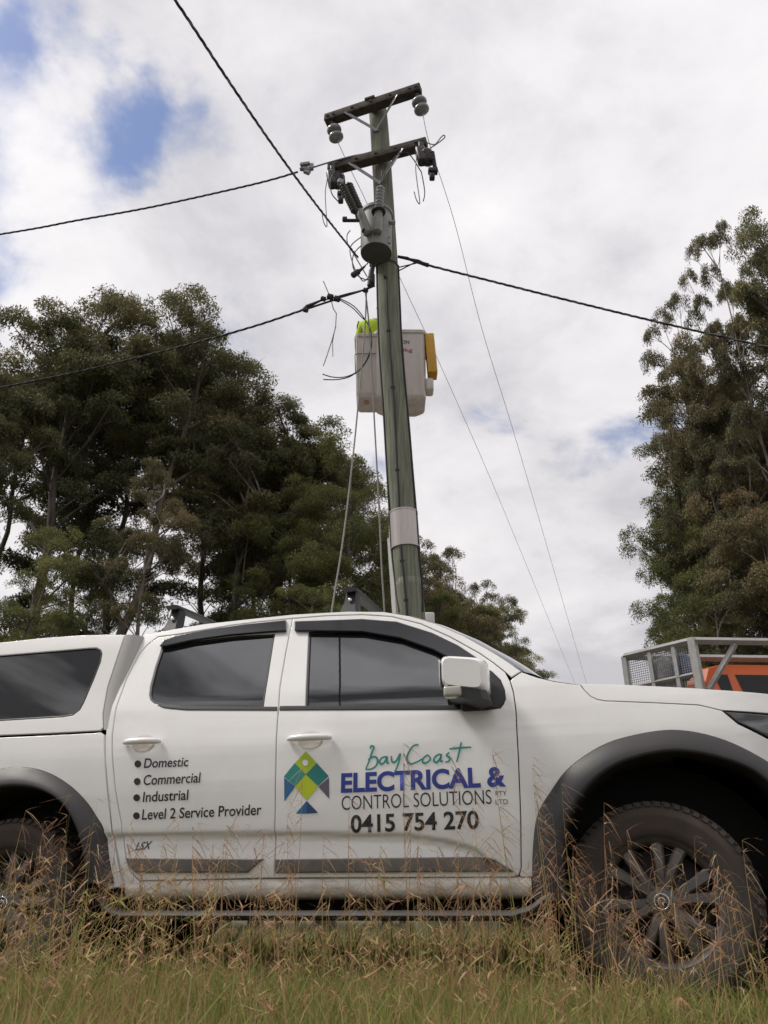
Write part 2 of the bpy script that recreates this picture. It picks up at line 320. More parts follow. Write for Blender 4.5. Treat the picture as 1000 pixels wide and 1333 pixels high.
ute = thing('utility_vehicle', 'white double cab utility vehicle with canopy, lettered doors and black wheel arch flares', 'ute', tuple(ORG), -YAW)
def panel(name, outline, m, parent, holes=(), off=0., thick=.018, ins=.004, gap=.0025, drop=.003, step=.02, gstep=.03, Wf=W, sides=(1, -1), names=None):
    """a skin panel on the flank of the vehicle: outline and holes in (u, w)"""
    loops = []
    for i, h in enumerate([outline, *holes]):
        p = resample(h, step)
        if area2(p) < 0: p = p[::-1]
        p = inset(p, gap if i == 0 else 0)
        loops.append((p, inset(p, ins if i == 0 else -ins)))
    base = loops[0][1]; lo = base.min(0); hi = base.max(0)
    gx, gy = np.meshgrid(np.arange(lo[0]+gstep/2, hi[0], gstep), np.arange(lo[1]+gstep/2, hi[1], gstep)); gp = np.stack([gx.ravel(), gy.ravel()], 1)
    keep = in_poly(gp, base)
    for p, q in loops[1:]: keep &= ~in_poly(gp, q)
    gp = gp[keep]
    for p, q in loops:
        if len(gp): gp = gp[np.min(np.linalg.norm(gp[:, None]-q[None], axis=2), axis=1) > gstep*.45]
    pts = []; edges = []
    for p, q in loops:
        o = len(pts); pts += [tuple(x) for x in q]; edges += [(o+i, o+(i+1) % len(q)) for i in range(len(q))]
    pts += [tuple(x) for x in gp]
    vv, _, ff, _, _, _ = delaunay_2d_cdt([Vector(p) for p in pts], edges, [], 0, 1e-6)
    vv = np.array([(a.x, a.y) for a in vv]); ff = np.array([list(f) for f in ff if len(f) == 3])
    cen = vv[ff].mean(1); k = in_poly(cen, base)
    for p, q in loops[1:]: k &= ~in_poly(cen, q)
    ff = ff[k]; ar = np.cross(vv[ff[:, 1]]-vv[ff[:, 0]], vv[ff[:, 2]]-vv[ff[:, 0]]); ff[ar < 0] = ff[ar < 0][:, ::-1]
    e = 2e-3
    def nrm(p):
        gu = (Wf(p[:, 0]+e, p[:, 1])-Wf(p[:, 0]-e, p[:, 1]))/(2*e); gw = (Wf(p[:, 0], p[:, 1]+e)-Wf(p[:, 0], p[:, 1]-e))/(2*e)
        n = np.stack([-gu, np.ones(len(p)), -gw], 1); return n/np.linalg.norm(n, axis=1, keepdims=True)
    V = [np.stack([vv[:, 0], Wf(vv[:, 0], vv[:, 1])+off, vv[:, 1]], 1)]; NN = [nrm(vv)]; faces = [tuple(f) for f in ff]
    for i, (p, q) in enumerate(loops):
        nv = sum(len(a) for a in V); k = len(p); sg = 1 if i == 0 else -1
        out = (p-q); out = out/np.maximum(np.linalg.norm(out, axis=1, keepdims=True), 1e-9)
        o3 = np.stack([out[:, 0], np.zeros(k), out[:, 1]], 1); n0 = nrm(q)
        b = Wf(p[:, 0], p[:, 1])+off
        V += [np.stack([q[:, 0], Wf(q[:, 0], q[:, 1])+off, q[:, 1]], 1), np.stack([p[:, 0], b-drop, p[:, 1]], 1), np.stack([p[:, 0], b-thick, p[:, 1]], 1)]
        n1 = n0*.5+o3*.85; n1 /= np.linalg.norm(n1, axis=1, keepdims=True); NN += [n0, n1, o3]
        for r0 in (nv, nv+k):
            for j in range(k):
                a, c = r0+j, r0+(j+1) % k; f = (a, a+k, c+k, c); faces.append(f if sg == 1 else f[::-1])
    V = np.concatenate(V); NN = np.concatenate(NN); res = []
    for s in sides:
        me = bpy.data.meshes.new(name); co = V*np.array([1, -s, 1]); no = NN*np.array([1, -s, 1])
        me.from_pydata(co[:, [0, 1, 2]].tolist(), [], faces if s == 1 else [f[::-1] for f in faces]); me.update()
        me.polygons.foreach_set('use_smooth', [True]*len(me.polygons)); me.normals_split_custom_set_from_vertices([tuple(x) for x in no])
        me.materials.append(m); res.append(link(name, me, parent[s] if isinstance(parent, dict) else parent))
    return dict(zip(sides, res))
def surf(p, off=0., s=1, Wf=W): return Vector((p[0], -s*(float(Wf(p[0], p[1]))+off), p[1]))

B_TOP, B_GAP = [(381, 805)], [(372, 850), (364.5, 893), (362.5, 923), (359.3, 988), (358.2, 1050), (357.5, 1143)]
DOOR_R_BACK = [(205.6, 829), (192, 839), (181, 852), (165, 883), (151.6, 920), (146, 958), (146.3, 985), (149.6, 1025), (153.5, 1050), (158, 1073), (161, 1098), (165, 1122), (171, 1137), (181, 1147)]
DOOR_R_TOP = [(340, 809), (300, 814), (265, 820), (232, 825.5)]
DOOR_F_TOP = [(425, 801.5), (472, 800), (510, 802.5), (548, 812), (586, 829), (624, 850), (643, 863), (658, 875)]
DOOR_F_FRONT = [(664, 886), (668.5, 901), (671.5, 923), (675, 988), (678, 1064), (678.5, 1130), (676, 1139)]
WIN_R = [(358, 825), (310, 827.5), (260, 833.5), (225, 838), (211, 842.5), (202, 868), (195.5, 893), (194, 905), (195.5, 911), (200, 915.5), (213.7, 919.3), (243, 922.3), (343, 923)]
WIN_F = [(401.7, 822.5), (472, 819), (521, 823), (563, 837), (600, 854), (628, 866.5), (641, 874.5), (652, 885), (657.5, 898), (658.5, 910), (655.5, 917.5), (648, 921), (397.5, 922)]
rear_poly = cv([*B_GAP[::-1], *B_TOP, *DOOR_R_TOP, *DOOR_R_BACK])
front_poly = cv([*B_TOP, *DOOR_F_TOP, *DOOR_F_FRONT, (668, 1142), *B_GAP[::-1]])
winr = cv(WIN_R); winf = cv(WIN_F)
ROOF = [(188, 826), (224, 819), (265, 812), (319, 806), (381, 799.5), (453, 795.5), (499, 796), (533, 801.5), (567, 811.5), (605, 828), (643, 849.5), (661, 861), (679, 874)]
CPIL = [(163, 1154), (149.6, 1095), (143, 1049), (137.7, 998), (137.7, 950), (139.5, 947), (146, 915), (157, 880), (170.5, 850)]
body_poly = cv([*CPIL, *ROOF, (665.5, 882), *DOOR_F_TOP[::-1], *B_TOP, *DOOR_R_TOP, *DOOR_R_BACK, (183, 1153)])
body_side = panel('body_side', body_poly, M['paint'], ute)
rear_door = panel('rear_door', rear_poly, M['paint'], ute, [winr], gstep=.013, step=.013)
front_door = panel('front_door', front_poly, M['paint'], ute, [winf], gstep=.013, step=.013)
def grown(p, d):
    p = resample(p, .02); p = p if area2(p) > 0 else p[::-1]; return inset(p, -d)
for nm, poly, dr in (('window', winr, rear_door), ('window', winf, front_door)):
    gl = panel(nm, grown(poly, .004), M['glass'], dr, off=-.012, thick=.004, drop=.0, gap=0)
    q = grown(poly, .001); panel('window_seal', q, M['rubber'], dr, [inset(q, .014)], off=-.003, thick=.012, gap=0, gstep=.05)
panel('quarter_trim', cv([(629, 867), (641, 875.5), (651, 886), (656.5, 898), (657.5, 910), (654.5, 917), (648, 920), (622, 920)]), M['trim'], front_door, off=.001, thick=.012)
for dr, pp in ((rear_door, [(205, 917.8), (243, 919.8), (361, 920), (361, 925), (243, 924.6), (214, 921.8)]), (front_door, [(364.5, 919), (655, 918), (652, 922), (640, 923.6), (364, 924.8)])):
    panel('belt_strip', cv(pp), M['rubber'], dr, off=.004, thick=.012, gap=0, drop=.001)
panel('weather_shield', cv([(209, 842), (207, 841), (213, 832), (228, 826.5), (265, 819.5), (319, 812), (372, 806.5), (372, 821.5), (350, 822.8), (300, 827), (250, 834), (216, 841.5)], .02), M['visor'], rear_door, off=.022, thick=.02, drop=.004, ins=.008)
panel('weather_shield', cv([(383, 808), (472, 805), (517, 808.5), (563, 823), (597, 839.5), (628, 860), (627, 863), (612, 862), (586, 858), (563, 846), (521, 831), (472, 822.6), (383, 821.3)], .02), M['visor'], front_door, off=.022, thick=.02, drop=.004, ins=.008)
# grey mouldings low on the doors
panel('door_moulding', cv([(163, 1116), (343, 1117.5), (322, 1136.5), (176, 1136.5), (166, 1127)], .015), M['mould'], rear_door, off=.016, thick=.03, drop=.004, ins=.006)
panel('door_moulding', cv([(357.5, 1117.5), (633, 1114), (645, 1118), (667, 1131.5), (669, 1135), (357.5, 1137)], .015), M['mould'], front_door, off=.016, thick=.03, drop=.004, ins=.006)
# door handles
def handle(px0, px1, par):
    a = uw(*px0); b = uw(*px1)
    for s in (1, -1):
        pts = [surf(a+(b-a)*t, .012+.026*math.sin(math.pi*min(max((t-.0), 0), 1))**.5, s) for t in np.linspace(0, 1, 13)]
        m = MB(); m.tube(pts, [.010, .015, .016, .0165, .017, .017, .017, .017, .017, .0165, .016, .015, .010], 10)
        h = m.build('handle', M['paint'], par[s])
        c = (a+b)/2; m = MB(); rows = []
        for r in np.linspace(0, 1, 8):
            rows.append([surf(c+np.array([.062*r*math.cos(t), .045*r*math.sin(t)-.004]), .0025-.0*(1-r), s) for t in np.linspace(0, 2*math.pi, 25)[:-1]])
        m.grid(rows if s == 1 else [x[::-1] for x in rows], True, True); m.build('handle_recess', M['sillp'], h)
handle((163, 967.5), (211, 965.5), rear_door); handle((376, 963), (432, 960.5), front_door)
# sill under the doors
def strip_loft(name, uv, m, us=(-2.5, -.54), n=24, sides=(1, -1)):
    for s in sides:
        b = MB(); rows = [[(u, -s*(v+float(W(u, .44)-.885)), w) for u in np.linspace(*us, n)] for v, w in uv]
        b.grid(rows if s == -1 else rows[::-1]); b.build(name, m, ute, 50)
strip_loft('sill', [(.83, .50), (.872, .495), (.885, .485), (.893, .465), (.891, .44), (.88, .422), (.85, .41), (.72, .405)], M['sillp'], (-2.475, -.53))
for s in (1, -1):
    b = MB(); rows = []
    for u, k, dz in ((-2.6, .6, .07), (-2.53, .9, .02), (-2.45, 1, 0), (-.62, 1, 0), (-.54, .9, .02), (-.46, .6, .075)):
        rows.append([(u, -s*(.885+.06*k*math.cos(t)), .338+dz+.021*math.sin(t)) for t in np.linspace(0, 2*math.pi, 13)[:-1]])
    b.grid(rows if s == 1 else [r[::-1] for r in rows], True, True)
    for u in (-2.2, -1.5, -.8): b.tube([(u, -s*.87, .335), (u, -s*.6, .40)], .025, 8)
    b.build('side_step', M['step'], ute, 50)
# front fender, tub side, canopy side
HG = [(755.5, 891), (761, 898), (769, 906), (777, 910), (787, 912), (850, 914.5), (910, 917.5), (940, 924.6)]
def arch(cu, pts, rev=False):
    return pts
FL_O = cv([(698, 1176), (693.5, 1150), (694, 1104), (700, 1060), (716, 1032), (740, 1000), (780, 972), (820, 958), (878, 950), (940, 962), (1000, 992)])
FL_O = [np.array(p) for p in FL_O] + [np.array(q) for q in ((.60, .85), (.645, .72), (.66, .58), (.665, .46))]
FL_I = cv([(735, 1145), (734, 1110), (738, 1076), (752, 1044), (780, 1012), (820, 990), (884, 979), (960, 995), (1000, 1020)], .05) + [np.array(q) for q in ((.535, .76), (.565, .66), (.575, .56), (.575, .46))]
FL_I = [np.array((-.385, .40))] + FL_I
fender = cv([(679, 874.5), (699, 881.5), (720, 886.5), (740, 889.5)]) + cv(HG) + cv([(961, 942), (1000, 961.5)]) + [np.array(q) for q in ((.66, 1.0), (.70, .86))]
arc = [np.array((p[0]*.93+.004, p[1]-.035)) for p in FL_O if p[1] > .5 and p[1] < 2]
fender = fender + arc[::-1] + cv([(703, 1142), (678.5, 1142), *[(x, y) for x, y in DOOR_F_FRONT[::-1]], (667, 882.5)])
fend = panel('front_fender', fender, M['paint'], ute)
RFL_O = [np.array(q) for q in ((-3.68, .5), (-3.66, .66), (-3.60, .78), (-3.53, .88), (-3.44, .96), (-3.36, 1.0))] + cv([(0, 1001), (29, 998.5), (54, 1002.5), (76, 1012), (97, 1027), (115, 1046), (126, 1063), (135, 1079), (142, 1113), (149, 1150)])
RFL_I = [np.array(q) for q in ((-3.60, .45), (-3.58, .58), (-3.53, .7), (-3.45, .82), (-3.34, .9))] + cv([(0, 1026), (27, 1024), (52, 1028), (76, 1041), (92, 1060), (104, 1088), (111, 1120), (113, 1150)], .05)
tub = [np.array(q) for q in ((-4.28, 1.225),)] + cv([(0, 959.5), (60, 957), (124, 953.5), (131, 952.5), (135.6, 956), (136.6, 990), (141.5, 1049), (149, 1097), (160, 1156), (150, 1156)])
tub = tub + [np.array((q[0]*1. + (.03 if q[0] < -3.1 else -.03), q[1]-.03)) for q in RFL_O[::-1]] + [np.array(q) for q in ((-3.8, .52), (-4.24, .56))]
tubp = panel('tub_side', tub, M['paint'], ute)
can = [np.array((-4.28, 1.234)), np.array((-4.18, 1.84))] + cv([(0, 836), (50, 830.5), (102, 826.5), (140, 825.5), (163, 826)], Wf=Wcan) + cv([(157.5, 842), (150, 864), (140, 895), (134, 929), (134.5, 947), (130, 951.5), (60, 955), (0, 957.5)], Wf=Wcan)
cwin = [np.array((-4.12, 1.32)), np.array((-4.06, 1.73))] + cv([(0, 853), (60, 848), (116, 843.3), (126, 843), (131.5, 846), (133, 851), (131, 862), (122, 885), (109, 915), (104, 924), (95, 931), (82, 933.5), (0, 938.5)], Wf=Wcan)
cano = thing('canopy', None, None); cano.parent = ute
cp = panel('canopy_side', can, M['paint_can'], cano, [cwin], Wf=Wcan)
panel('window', grown(cwin, .003), M['glass'], cp, off=-.006, thick=.004, drop=0, gap=0, Wf=Wcan)
cq = grown(cwin, .001); panel('window_seal', cq, M['rubber'], cp, [inset(cq, .010)], off=.001, thick=.012, gap=0, gstep=.05, Wf=Wcan)
# flares
def flare(name, outer, inner, off_in, n=56):
    def even(c):
        c = np.array(smooth_path([(p[0], p[1], 0) for p in c], 6))[:, :2]; d = np.r_[0, np.cumsum(np.linalg.norm(np.diff(c, axis=0), axis=1))]
        t = np.linspace(0, d[-1], n); return np.stack([np.interp(t, d, c[:, 0]), np.interp(t, d, c[:, 1])], 1)
    o = even(outer); i = even(inner); cen = np.array([i[:, 0].mean(), .45])
    for s in (1, -1):
        rows = []
        for f, of in ((-.02, -.01), (0, .004), (.06, .014), (.3, .036), (.6, .056), (.85, .066), (.96, .065), (1.0, .056), (1.02, .03), (1.03, -.02), (1.05, -.26)):
            p = o+(i-o)*f; vb = W(o[:, 0], np.minimum(o[:, 1], 1.1)) if f < 0 else W(p[:, 0], p[:, 1])
            rows.append([(p[k, 0], -s*(float(vb[k])+of), p[k, 1]) for k in range(n)])
        b = MB(); b.grid(rows if s == 1 else [r[::-1] for r in rows]); b.build(name, M['flare'], ute)
flare('wheel_arch_flare', FL_O, FL_I, 0); flare('wheel_arch_flare', RFL_O, RFL_I, 0)
# wheel wells, inner shell, underbody
for cu in (.06, -3.13):
    for s in (1, -1):
        b = MB(); b.grid([[(cu+.56*math.cos(t), -s*v, .42+.56*math.sin(t)) for t in np.linspace(-.2, math.pi+.2, 30)] for v in (.45, .88)])
        b.grid([[(cu+r*math.cos(t), -s*.45, .42+r*math.sin(t)) for t in np.linspace(0, 2*math.pi, 30)] for r in (.02, .56)])
        b.build('wheel_well', M['gap'], ute)
b = MB()
us = np.linspace(-2.66, -.56, 30); ROOF_E0 = cv(ROOF)
for s in (1, -1):
    ws = np.linspace(.43, 1.74, 20)
    def cap_(u, w): return min(w, float(np.interp(u, [p[0] for p in ROOF_E0], [p[1] for p in ROOF_E0]))-.06)
    b.grid([[(u, -s*(float(W(u, cap_(u, w)))-.075), cap_(u, w)) for u in us] for w in ws])
    b.grid([[(u, -s*.60, w) for u in np.linspace(-4.2, .7, 8)] for w in (.36, 1.1)])
    b.grid([[(u, -s*(float(W(u, w))-.03), w) for u in np.linspace(-.62, .85, 8)] for w in (1.08, 1.14)])
    for uu in (-2.60, -.56): b.add([(uu, -s*.5, .42), (uu, -s*.86, .42), (uu, -s*.86, 1.2), (uu, -s*.5, 1.2)], [(0, 1, 2, 3)])
b.add([(-4.2, -.85, .44), (.75, -.72, .44), (.75, .72, .44), (-4.2, .85, .44)], [(0, 1, 2, 3)])
for y in (-.45, .45): b.box((-1.7, y, .40), (5, .1, .14))
for u in (.02, -3.13): b.tube([(u, -.75, .385), (u, .75, .385)], .06, 10); b.box((u, .1, .38), (.28, .3, .26), None, .08)
b.tube([(-1.2, .3, .36), (-4.2, .45, .38)], .035, 8)
b.build('underbody', M['black'], ute)
# roof, windscreen, bonnet lofted across the vehicle
ROOF_E = ROOF_E0; HOOD_E = cv(HG)
def loft(name, edge, m, c, p, uc, par, Wf=W, extra=.0, n=29, thick=None):
    edge = sorted(edge, key=lambda q: q[0]); e = np.array(edge); d = np.r_[0, np.cumsum(np.linalg.norm(np.diff(e, axis=0), axis=1))]
    k = max(8, int(d[-1]/.03)); t = np.linspace(0, d[-1], k); E = np.stack([np.interp(t, d, e[:, 0]), np.interp(t, d, e[:, 1])], 1)
    rows = []
    for i, (u, w) in enumerate(E):
        ve = float(Wf(u, w))-.001; f = i/(k-1); C = c(u)-w if callable(c) else c[0]+(c[1]-c[0])*f; Uc = uc[0]+(uc[1]-uc[0])*f
        rows.append([(u+Uc*(1-a*a), -ve*a, w-.002+C*(1-abs(a)**p)) for a in np.sin(np.linspace(-math.pi/2, math.pi/2, n))])
    b = MB(); b.grid(rows[::-1]); return b.build(name, m, par, 60)
i_ws = 7
loft('roof', ROOF_E[:i_ws+1], M['paint'], (.05, .05), 3.5, (0., .10), ute)
loft('windscreen', [ROOF_E[i_ws]+np.array((.002, 0)), *ROOF_E[i_ws+1:]], M['glass'], (.05, .05), 3.5, (.10, .16), ute)
loft('cowl', [ROOF_E[-1], *cv([(699, 881), (720, 886), (740, 889), (755, 891)])], M['paint'], (.03, .04), 3., (.16, .17), ute)
hood_edge = [*HOOD_E, uw(1000, 928.5), np.array((.70, 1.10)), np.array((.80, 1.04)), np.array((.86, .97))]
hood_edge = [*HOOD_E, uw(1000, 928.5), np.array((.70, 1.10)), np.array((.80, 1.04)), np.array((.86, .97))]
crest = cv([(756, 890.6), (785, 891), (814, 891.6), (870, 894.2), (930, 898), (1000, 903.6)]) + [np.array((.72, 1.185)), np.array((.82, 1.12)), np.array((.87, 1.02))]
panel('bonnet_edge', [np.array(q)+np.array((0, .001)) for q in crest] + hood_edge[:0:-1], M['paint'], ute, gap=.001, ins=.002, drop=.001)
loft('bonnet', crest, M['paint'], (.03, .05), 3.4, (.17, .13), ute)
# front end: headlights, grille, bumper
panel('headlight', cv([(943, 926), (1000, 930.5)]) + [np.array(q) for q in ((.74, 1.07), (.84, .98), (.80, .95), (.68, 1.0))] + cv([(1000, 959), (961, 940)]), M['lampg'], ute, off=.002, thick=.03)
panel('front_bumper', [np.array(q) for q in ((.70, .84), (.67, .98), (.82, .94), (.90, .93), (.93, .70), (.92, .50), (.84, .38), (.68, .40), (.685, .6))], M['paint'], ute, off=-.002, thick=.03)
b = MB(); hw = .655
def fx(y, w): return .93+.12*(1-(y/hw)**2)-.05*max(0, w-.8)/.2
ys = np.linspace(-hw, hw, 25)
b.mi = 0; b.grid([[(fx(y, w), y, w) for y in ys] for w in (.38, .45, .55, .66)][::1]); b.mi = 1; b.grid([[(fx(y, w)-.02, y, w) for y in ys] for w in (.66, .75, .85, .93)])
b.mi = 0; b.grid([[(fx(y, w)-(.02 if w > .95 else 0), y, w) for y in ys] for w in (.93, .97, 1.02)]); b.mi = 2
for w in (.72, .78, .84): b.tube([(fx(y, w)-.01, y*.9, w) for y in ys], .012, 6)
b.build('grille', [M['paint'], M['gap'], M['trim']], ute)
# canopy shell: roof, rounded front, rear; tub front and tailgate
b = MB(); rows = []
for u, w in [(-4.20, 1.80), (-4.17, 1.84)] + [tuple(q) for q in cv([(0, 836), (50, 830.5), (102, 826.5), (140, 825.5), (163, 826)], Wf=Wcan)] + [tuple(cv([(163, 826)], Wf=Wcan)[0]+np.array((.045, -.012)))]:
    ve = float(Wcan(u, w))-(.03 if u > -2.8 else 0); rows.append([(u, -ve*a, w-.003+.06*(1-abs(a)**3.2)) for a in np.sin(np.linspace(-math.pi/2, math.pi/2, 25))])
b.grid(rows[::-1])
b.build('canopy_roof', M['paint_can'], cano, 60)
fe = cv([(163, 826), (157.5, 842), (150, 864), (140, 895), (134, 929), (134.5, 950)], Wf=Wcan)
b = MB()
for s in (1, -1):
    rows = []
    for q in fe:
        rows.append([(q[0]+.002+.085*math.sin(t), -s*(float(Wcan(q[0], q[1]))-.003-.085*(1-math.cos(t))), q[1]) for t in np.linspace(0, math.pi/2, 7)])
    b.grid(rows if s == -1 else [r[::-1] for r in rows])
rows = [[(q[0]+.087, y*(float(Wcan(*q))-.088), q[1]) for y in (-1, 1)] for q in fe]; b.grid(rows)
b.build('canopy_front', mat('canopy_front_grey', (.45, .445, .43), .4, var=.1, scale=3), cano)
b = MB(); b.grid([[(-4.28+(.09*(w-1.23)/.6), y, w) for y in np.linspace(-1, 1, 5)*(float(Wcan(0, w)))] for w in (1.228, 1.4, 1.6, 1.8)]); b.build('canopy_rear', M['glass'], cano)
b = MB()
for s in (1, -1):
    te = [(-2.757+.002*k, w) for k, w in enumerate((1.22, 1.1, .95, .8))]; te = [tuple(q) for q in cv([(135.6, 956), (136.6, 990), (141.5, 1049), (149, 1097), (160, 1156)])]
    b.grid([[(q[0]-.02+.04*math.sin(t)-.0, -s*(float(W(*q))-.006-.05*(1-math.cos(t))), q[1]) for t in np.linspace(0, math.pi/2, 6)] for q in te][::-s]); b.build('tub_front_edge', M['paint'], ute); b = MB()
b.box((-4.27, 0, .88), (.06, 1.72, .66), None, .02); b.build('tailgate', M['paint'], ute)
b = MB(); b.box((-4.36, 0, .50), (.16, 1.66, .14), None, .04); b.build('rear_bumper', M['trim'], ute)
# wheels
def wheel(u, s, steer=0):
    e = bpy.data.objects.new('wheel', None); COL.objects.link(e); e.parent = ute; e.location = (u, -s*.79, .39)
    e.rotation_euler = (0, 0, R(steer)); mt = Matrix.Rotation(R(90), 4, 'X') if s == 1 else Matrix.Rotation(R(-90), 4, 'X')
    # axis +z of the lathe points outward
    b = MB(); b.lathe([(.235, -.12), (.33, -.145), (.375, -.132), (.388, -.10), (.390, -.04), (.390, .04), (.388, .10), (.382, .118), (.368, .136), (.350, .143), (.345, .146), (.335, .146), (.325, .143), (.29, .142), (.262, .136), (.258, .132), (.25, .122), (.242, .118)], 72, mt)
    rnd = random.Random(5)
    for k in range(60):
        a = 2*math.pi*k/60
        for z, w_, da, ln in ((-.085, .05, 0, .026), (-.03, .045, .05, .024), (.03, .045, 0, .024), (.085, .05, .05, .026)):
            c = Vector((.391*math.cos(a+da), .391*math.sin(a+da), z)); rm = Matrix.Rotation(a+da, 3, 'Z') @ Matrix.Rotation(.35 if z > 0 else -.35, 3, 'X')
            b.box(mt @ c, (.014, ln, w_), mt.to_3x3() @ rm)
        c = Vector((.377*math.cos(a), .377*math.sin(a), .122)); b.box(mt @ c, (.022, .024, .03), mt.to_3x3() @ Matrix.Rotation(a, 3, 'Z') @ Matrix.Rotation(-.7, 3, 'Y'))
    b.build('tyre', M['tyre'], e, 40)
    b = MB(); b.lathe([(.245, -.11), (.24, -.09), (.225, -.08), (.215, 0), (.222, .09), (.236, .112), (.246, .122), (.247, .112), (.25, .10)], 64, mt)
    for k in range(6):
        for dd in (-.225, .225):
            a = 2*math.pi*k/6 + .26
            r0, r1 = .045, .232; a0, a1 = a+dd*.6, a+dd
            t = Vector((-math.sin((a0+a1)/2), math.cos((a0+a1)/2), 0)); sec = []
            for f in np.linspace(0, 1, 7):
                r = r0+(r1-r0)*f; an = a0+(a1-a0)*f; c = Vector((r*math.cos(an), r*math.sin(an), .098+.012*math.sin(f*math.pi)-.004*f)); wd = .020-.002*math.sin(math.pi*f)+.007*f
                sec.append([mt @ (c+t*x*wd+Vector((0, 0, z))) for x, z in ((-1, -.035), (-1, -.006), (-.65, .004), (.65, .004), (1, -.006), (1, -.035))])
            b.grid(sec, False)
    b.lathe([(.0, .108), (.05, .108), (.062, .10), (.065, .06)], 32, mt)
    for k in range(6):
        a = 2*math.pi*k/6; c = Vector((.058*math.cos(a), .058*math.sin(a), .10)); b.box(mt @ c, (.016, .016, .02), mt.to_3x3(), .004)
    b.build('rim', M['rim'], e, 35)
    b = MB(); b.lathe([(.0, .06), (.205, .06), (.205, .03)], 40, mt); b.build('brake_disc', mat('brake_disc', (.03, .026, .024), .6, metal=.3, var=.4, scale=20), e)
    b = MB(); b.mi = 0; b.lathe([(.0, .112), (.025, .112), (.0275, .108)], 24, mt); b.mi = 1; b.lathe([(.026, .112), (.028, .115), (.032, .115), (.034, .110), (.034, .10)], 24, mt)
    b.mi = 1; b.tube([mt @ Vector(p) for p in smooth_path([(-.012, -.012, .114), (-.014, .004, .115), (-.004, .014, .115), (.010, .011, .115), (.012, -.002, .115), (.002, -.006, .115), (.006, -.015, .114)], 4)], .0035, 6)
    b.build('hub_cap', [M['trim'], M['chrome']], e)
wheel(.02, 1, -9); wheel(.02, -1, -9); wheel(-3.13, 1); wheel(-3.13, -1)
# mirrors
for s in (1, -1):
    e = bpy.data.objects.new('door_mirror', None); COL.objects.link(e); e.parent = ute; e.location = (-.76, -s*.99, 1.36)
    b = MB(); secs = []
    for y, k, uo, zo in ((-.105, .78, -.008, -.004), (-.085, .93, -.004, -.002), (-.05, 1, 0, 0), (0, 1., 0, 0), (.06, .98, 0, 0), (.10, .9, .004, 0), (.118, .7, .01, 0)):
        hu, hz = .112*k, .082*k; sec = []
        for t in np.linspace(0, 2*math.pi, 33)[:-1]:
            c, sn = math.cos(t), math.sin(t); q = (abs(c)**6+abs(sn)**6)**(-1/6)
            x = c*q*hu; z = sn*q*hz; z -= (.13 if z > 0 else .17)*(x+.06); sec.append((x+uo, s*y, z+zo+.012))
        secs.append(sec if s == 1 else sec[::-1])
    b.grid(secs, True, True); b.add(secs[0], [tuple(range(32))], True); b.add(secs[-1], [tuple(reversed(range(32)))], True)
    b.build('mirror_shell', M['paint'], e, 60)
    b = MB(); secs = []
    for y, k in ((-.10, .7), (-.07, .95), (.0, 1), (.07, .95), (.11, .8)):
        sec = [(x*k, s*y, z) for x, z in ((-.10, -.055), (.105, -.085), (.118, -.13), (.06, -.14), (-.02, -.118), (-.085, -.105))]; secs.append(sec if s == 1 else sec[::-1])
    b.grid(secs, False, True); b.add(secs[0], [tuple(range(6))]); b.add(secs[-1], [tuple(reversed(range(6)))])
    b.box((.03, s*.13, -.115), (.15, .14, .055), None, .018); b.build('mirror_base', M['trim'], e, 30)
    b = MB(); b.box((-.055, -s*.075, -.088), (.085, .075, .05), None, .012); b.build('indicator_lens', M['lens'], e)
    b = MB(); b.box((-.116, 0, .01), (.006, .18, .12), None, .002); b.build('mirror_glass', M['chrome'], e)
# roof rack bars
for (px, py, w0) in ((228, 790, 2.0), (455, 768, 2.02)):
    q = uw(px+6, py+4, -.07); u0 = q[0]; z0 = q[1]
    e = bpy.data.objects.new('roof_rack_bar', None); COL.objects.link(e); e.parent = ute
    b = MB(); rows = []
    for y in np.linspace(-.60, .60, 13):
        dz = -.012*(abs(y)/.6)**2 + .12*(y+.6); rows.append([(u0+.043*math.cos(t), y, z0+dz+.015*math.sin(t)) for t in np.linspace(0, 2*math.pi, 15)[:-1]])
    b.grid(rows, True, True); b.add(rows[0], [tuple(reversed(range(14)))]); b.add(rows[-1], [tuple(range(14))]); b.build('crossbar', M['rubber'], e, 50)
    for s in (1, -1):
        zr = float(np.interp(u0, [p[0] for p in ROOF_E[:7]], [p[1] for p in ROOF_E[:7]]))+.015
        b = MB(); secs = []
        for f, hu, yo in ((0, .062, .585), (.25, .05, .57), (.6, .04, .545), (1, .036, .53)):
            zt = z0-.02+(.14 if s == -1 else .004); z = zr-.015+(zt-zr+.015)*f; secs.append([(u0+hu*x, -s*(yo+.035*y), z) for x, y in ((-1, -1), (1, -1), (1, .6), (.7, 1), (-.7, 1), (-1, .6))])
        b.grid(secs if s == 1 else [r[::-1] for r in secs], False, True); b.add(secs[-1], [tuple(range(6))])
        b.build('rack_foot', M['rubber'], e, 30)
        b = MB(); b.lathe([(0, .012), (.010, .012), (.011, 0)], 12, Matrix.Translation((u0, -s*.585, (zr+z0)/2)) @ Matrix.Rotation(R(90*s), 4, 'X')); b.build('lock_cap', M['chrome'], e)

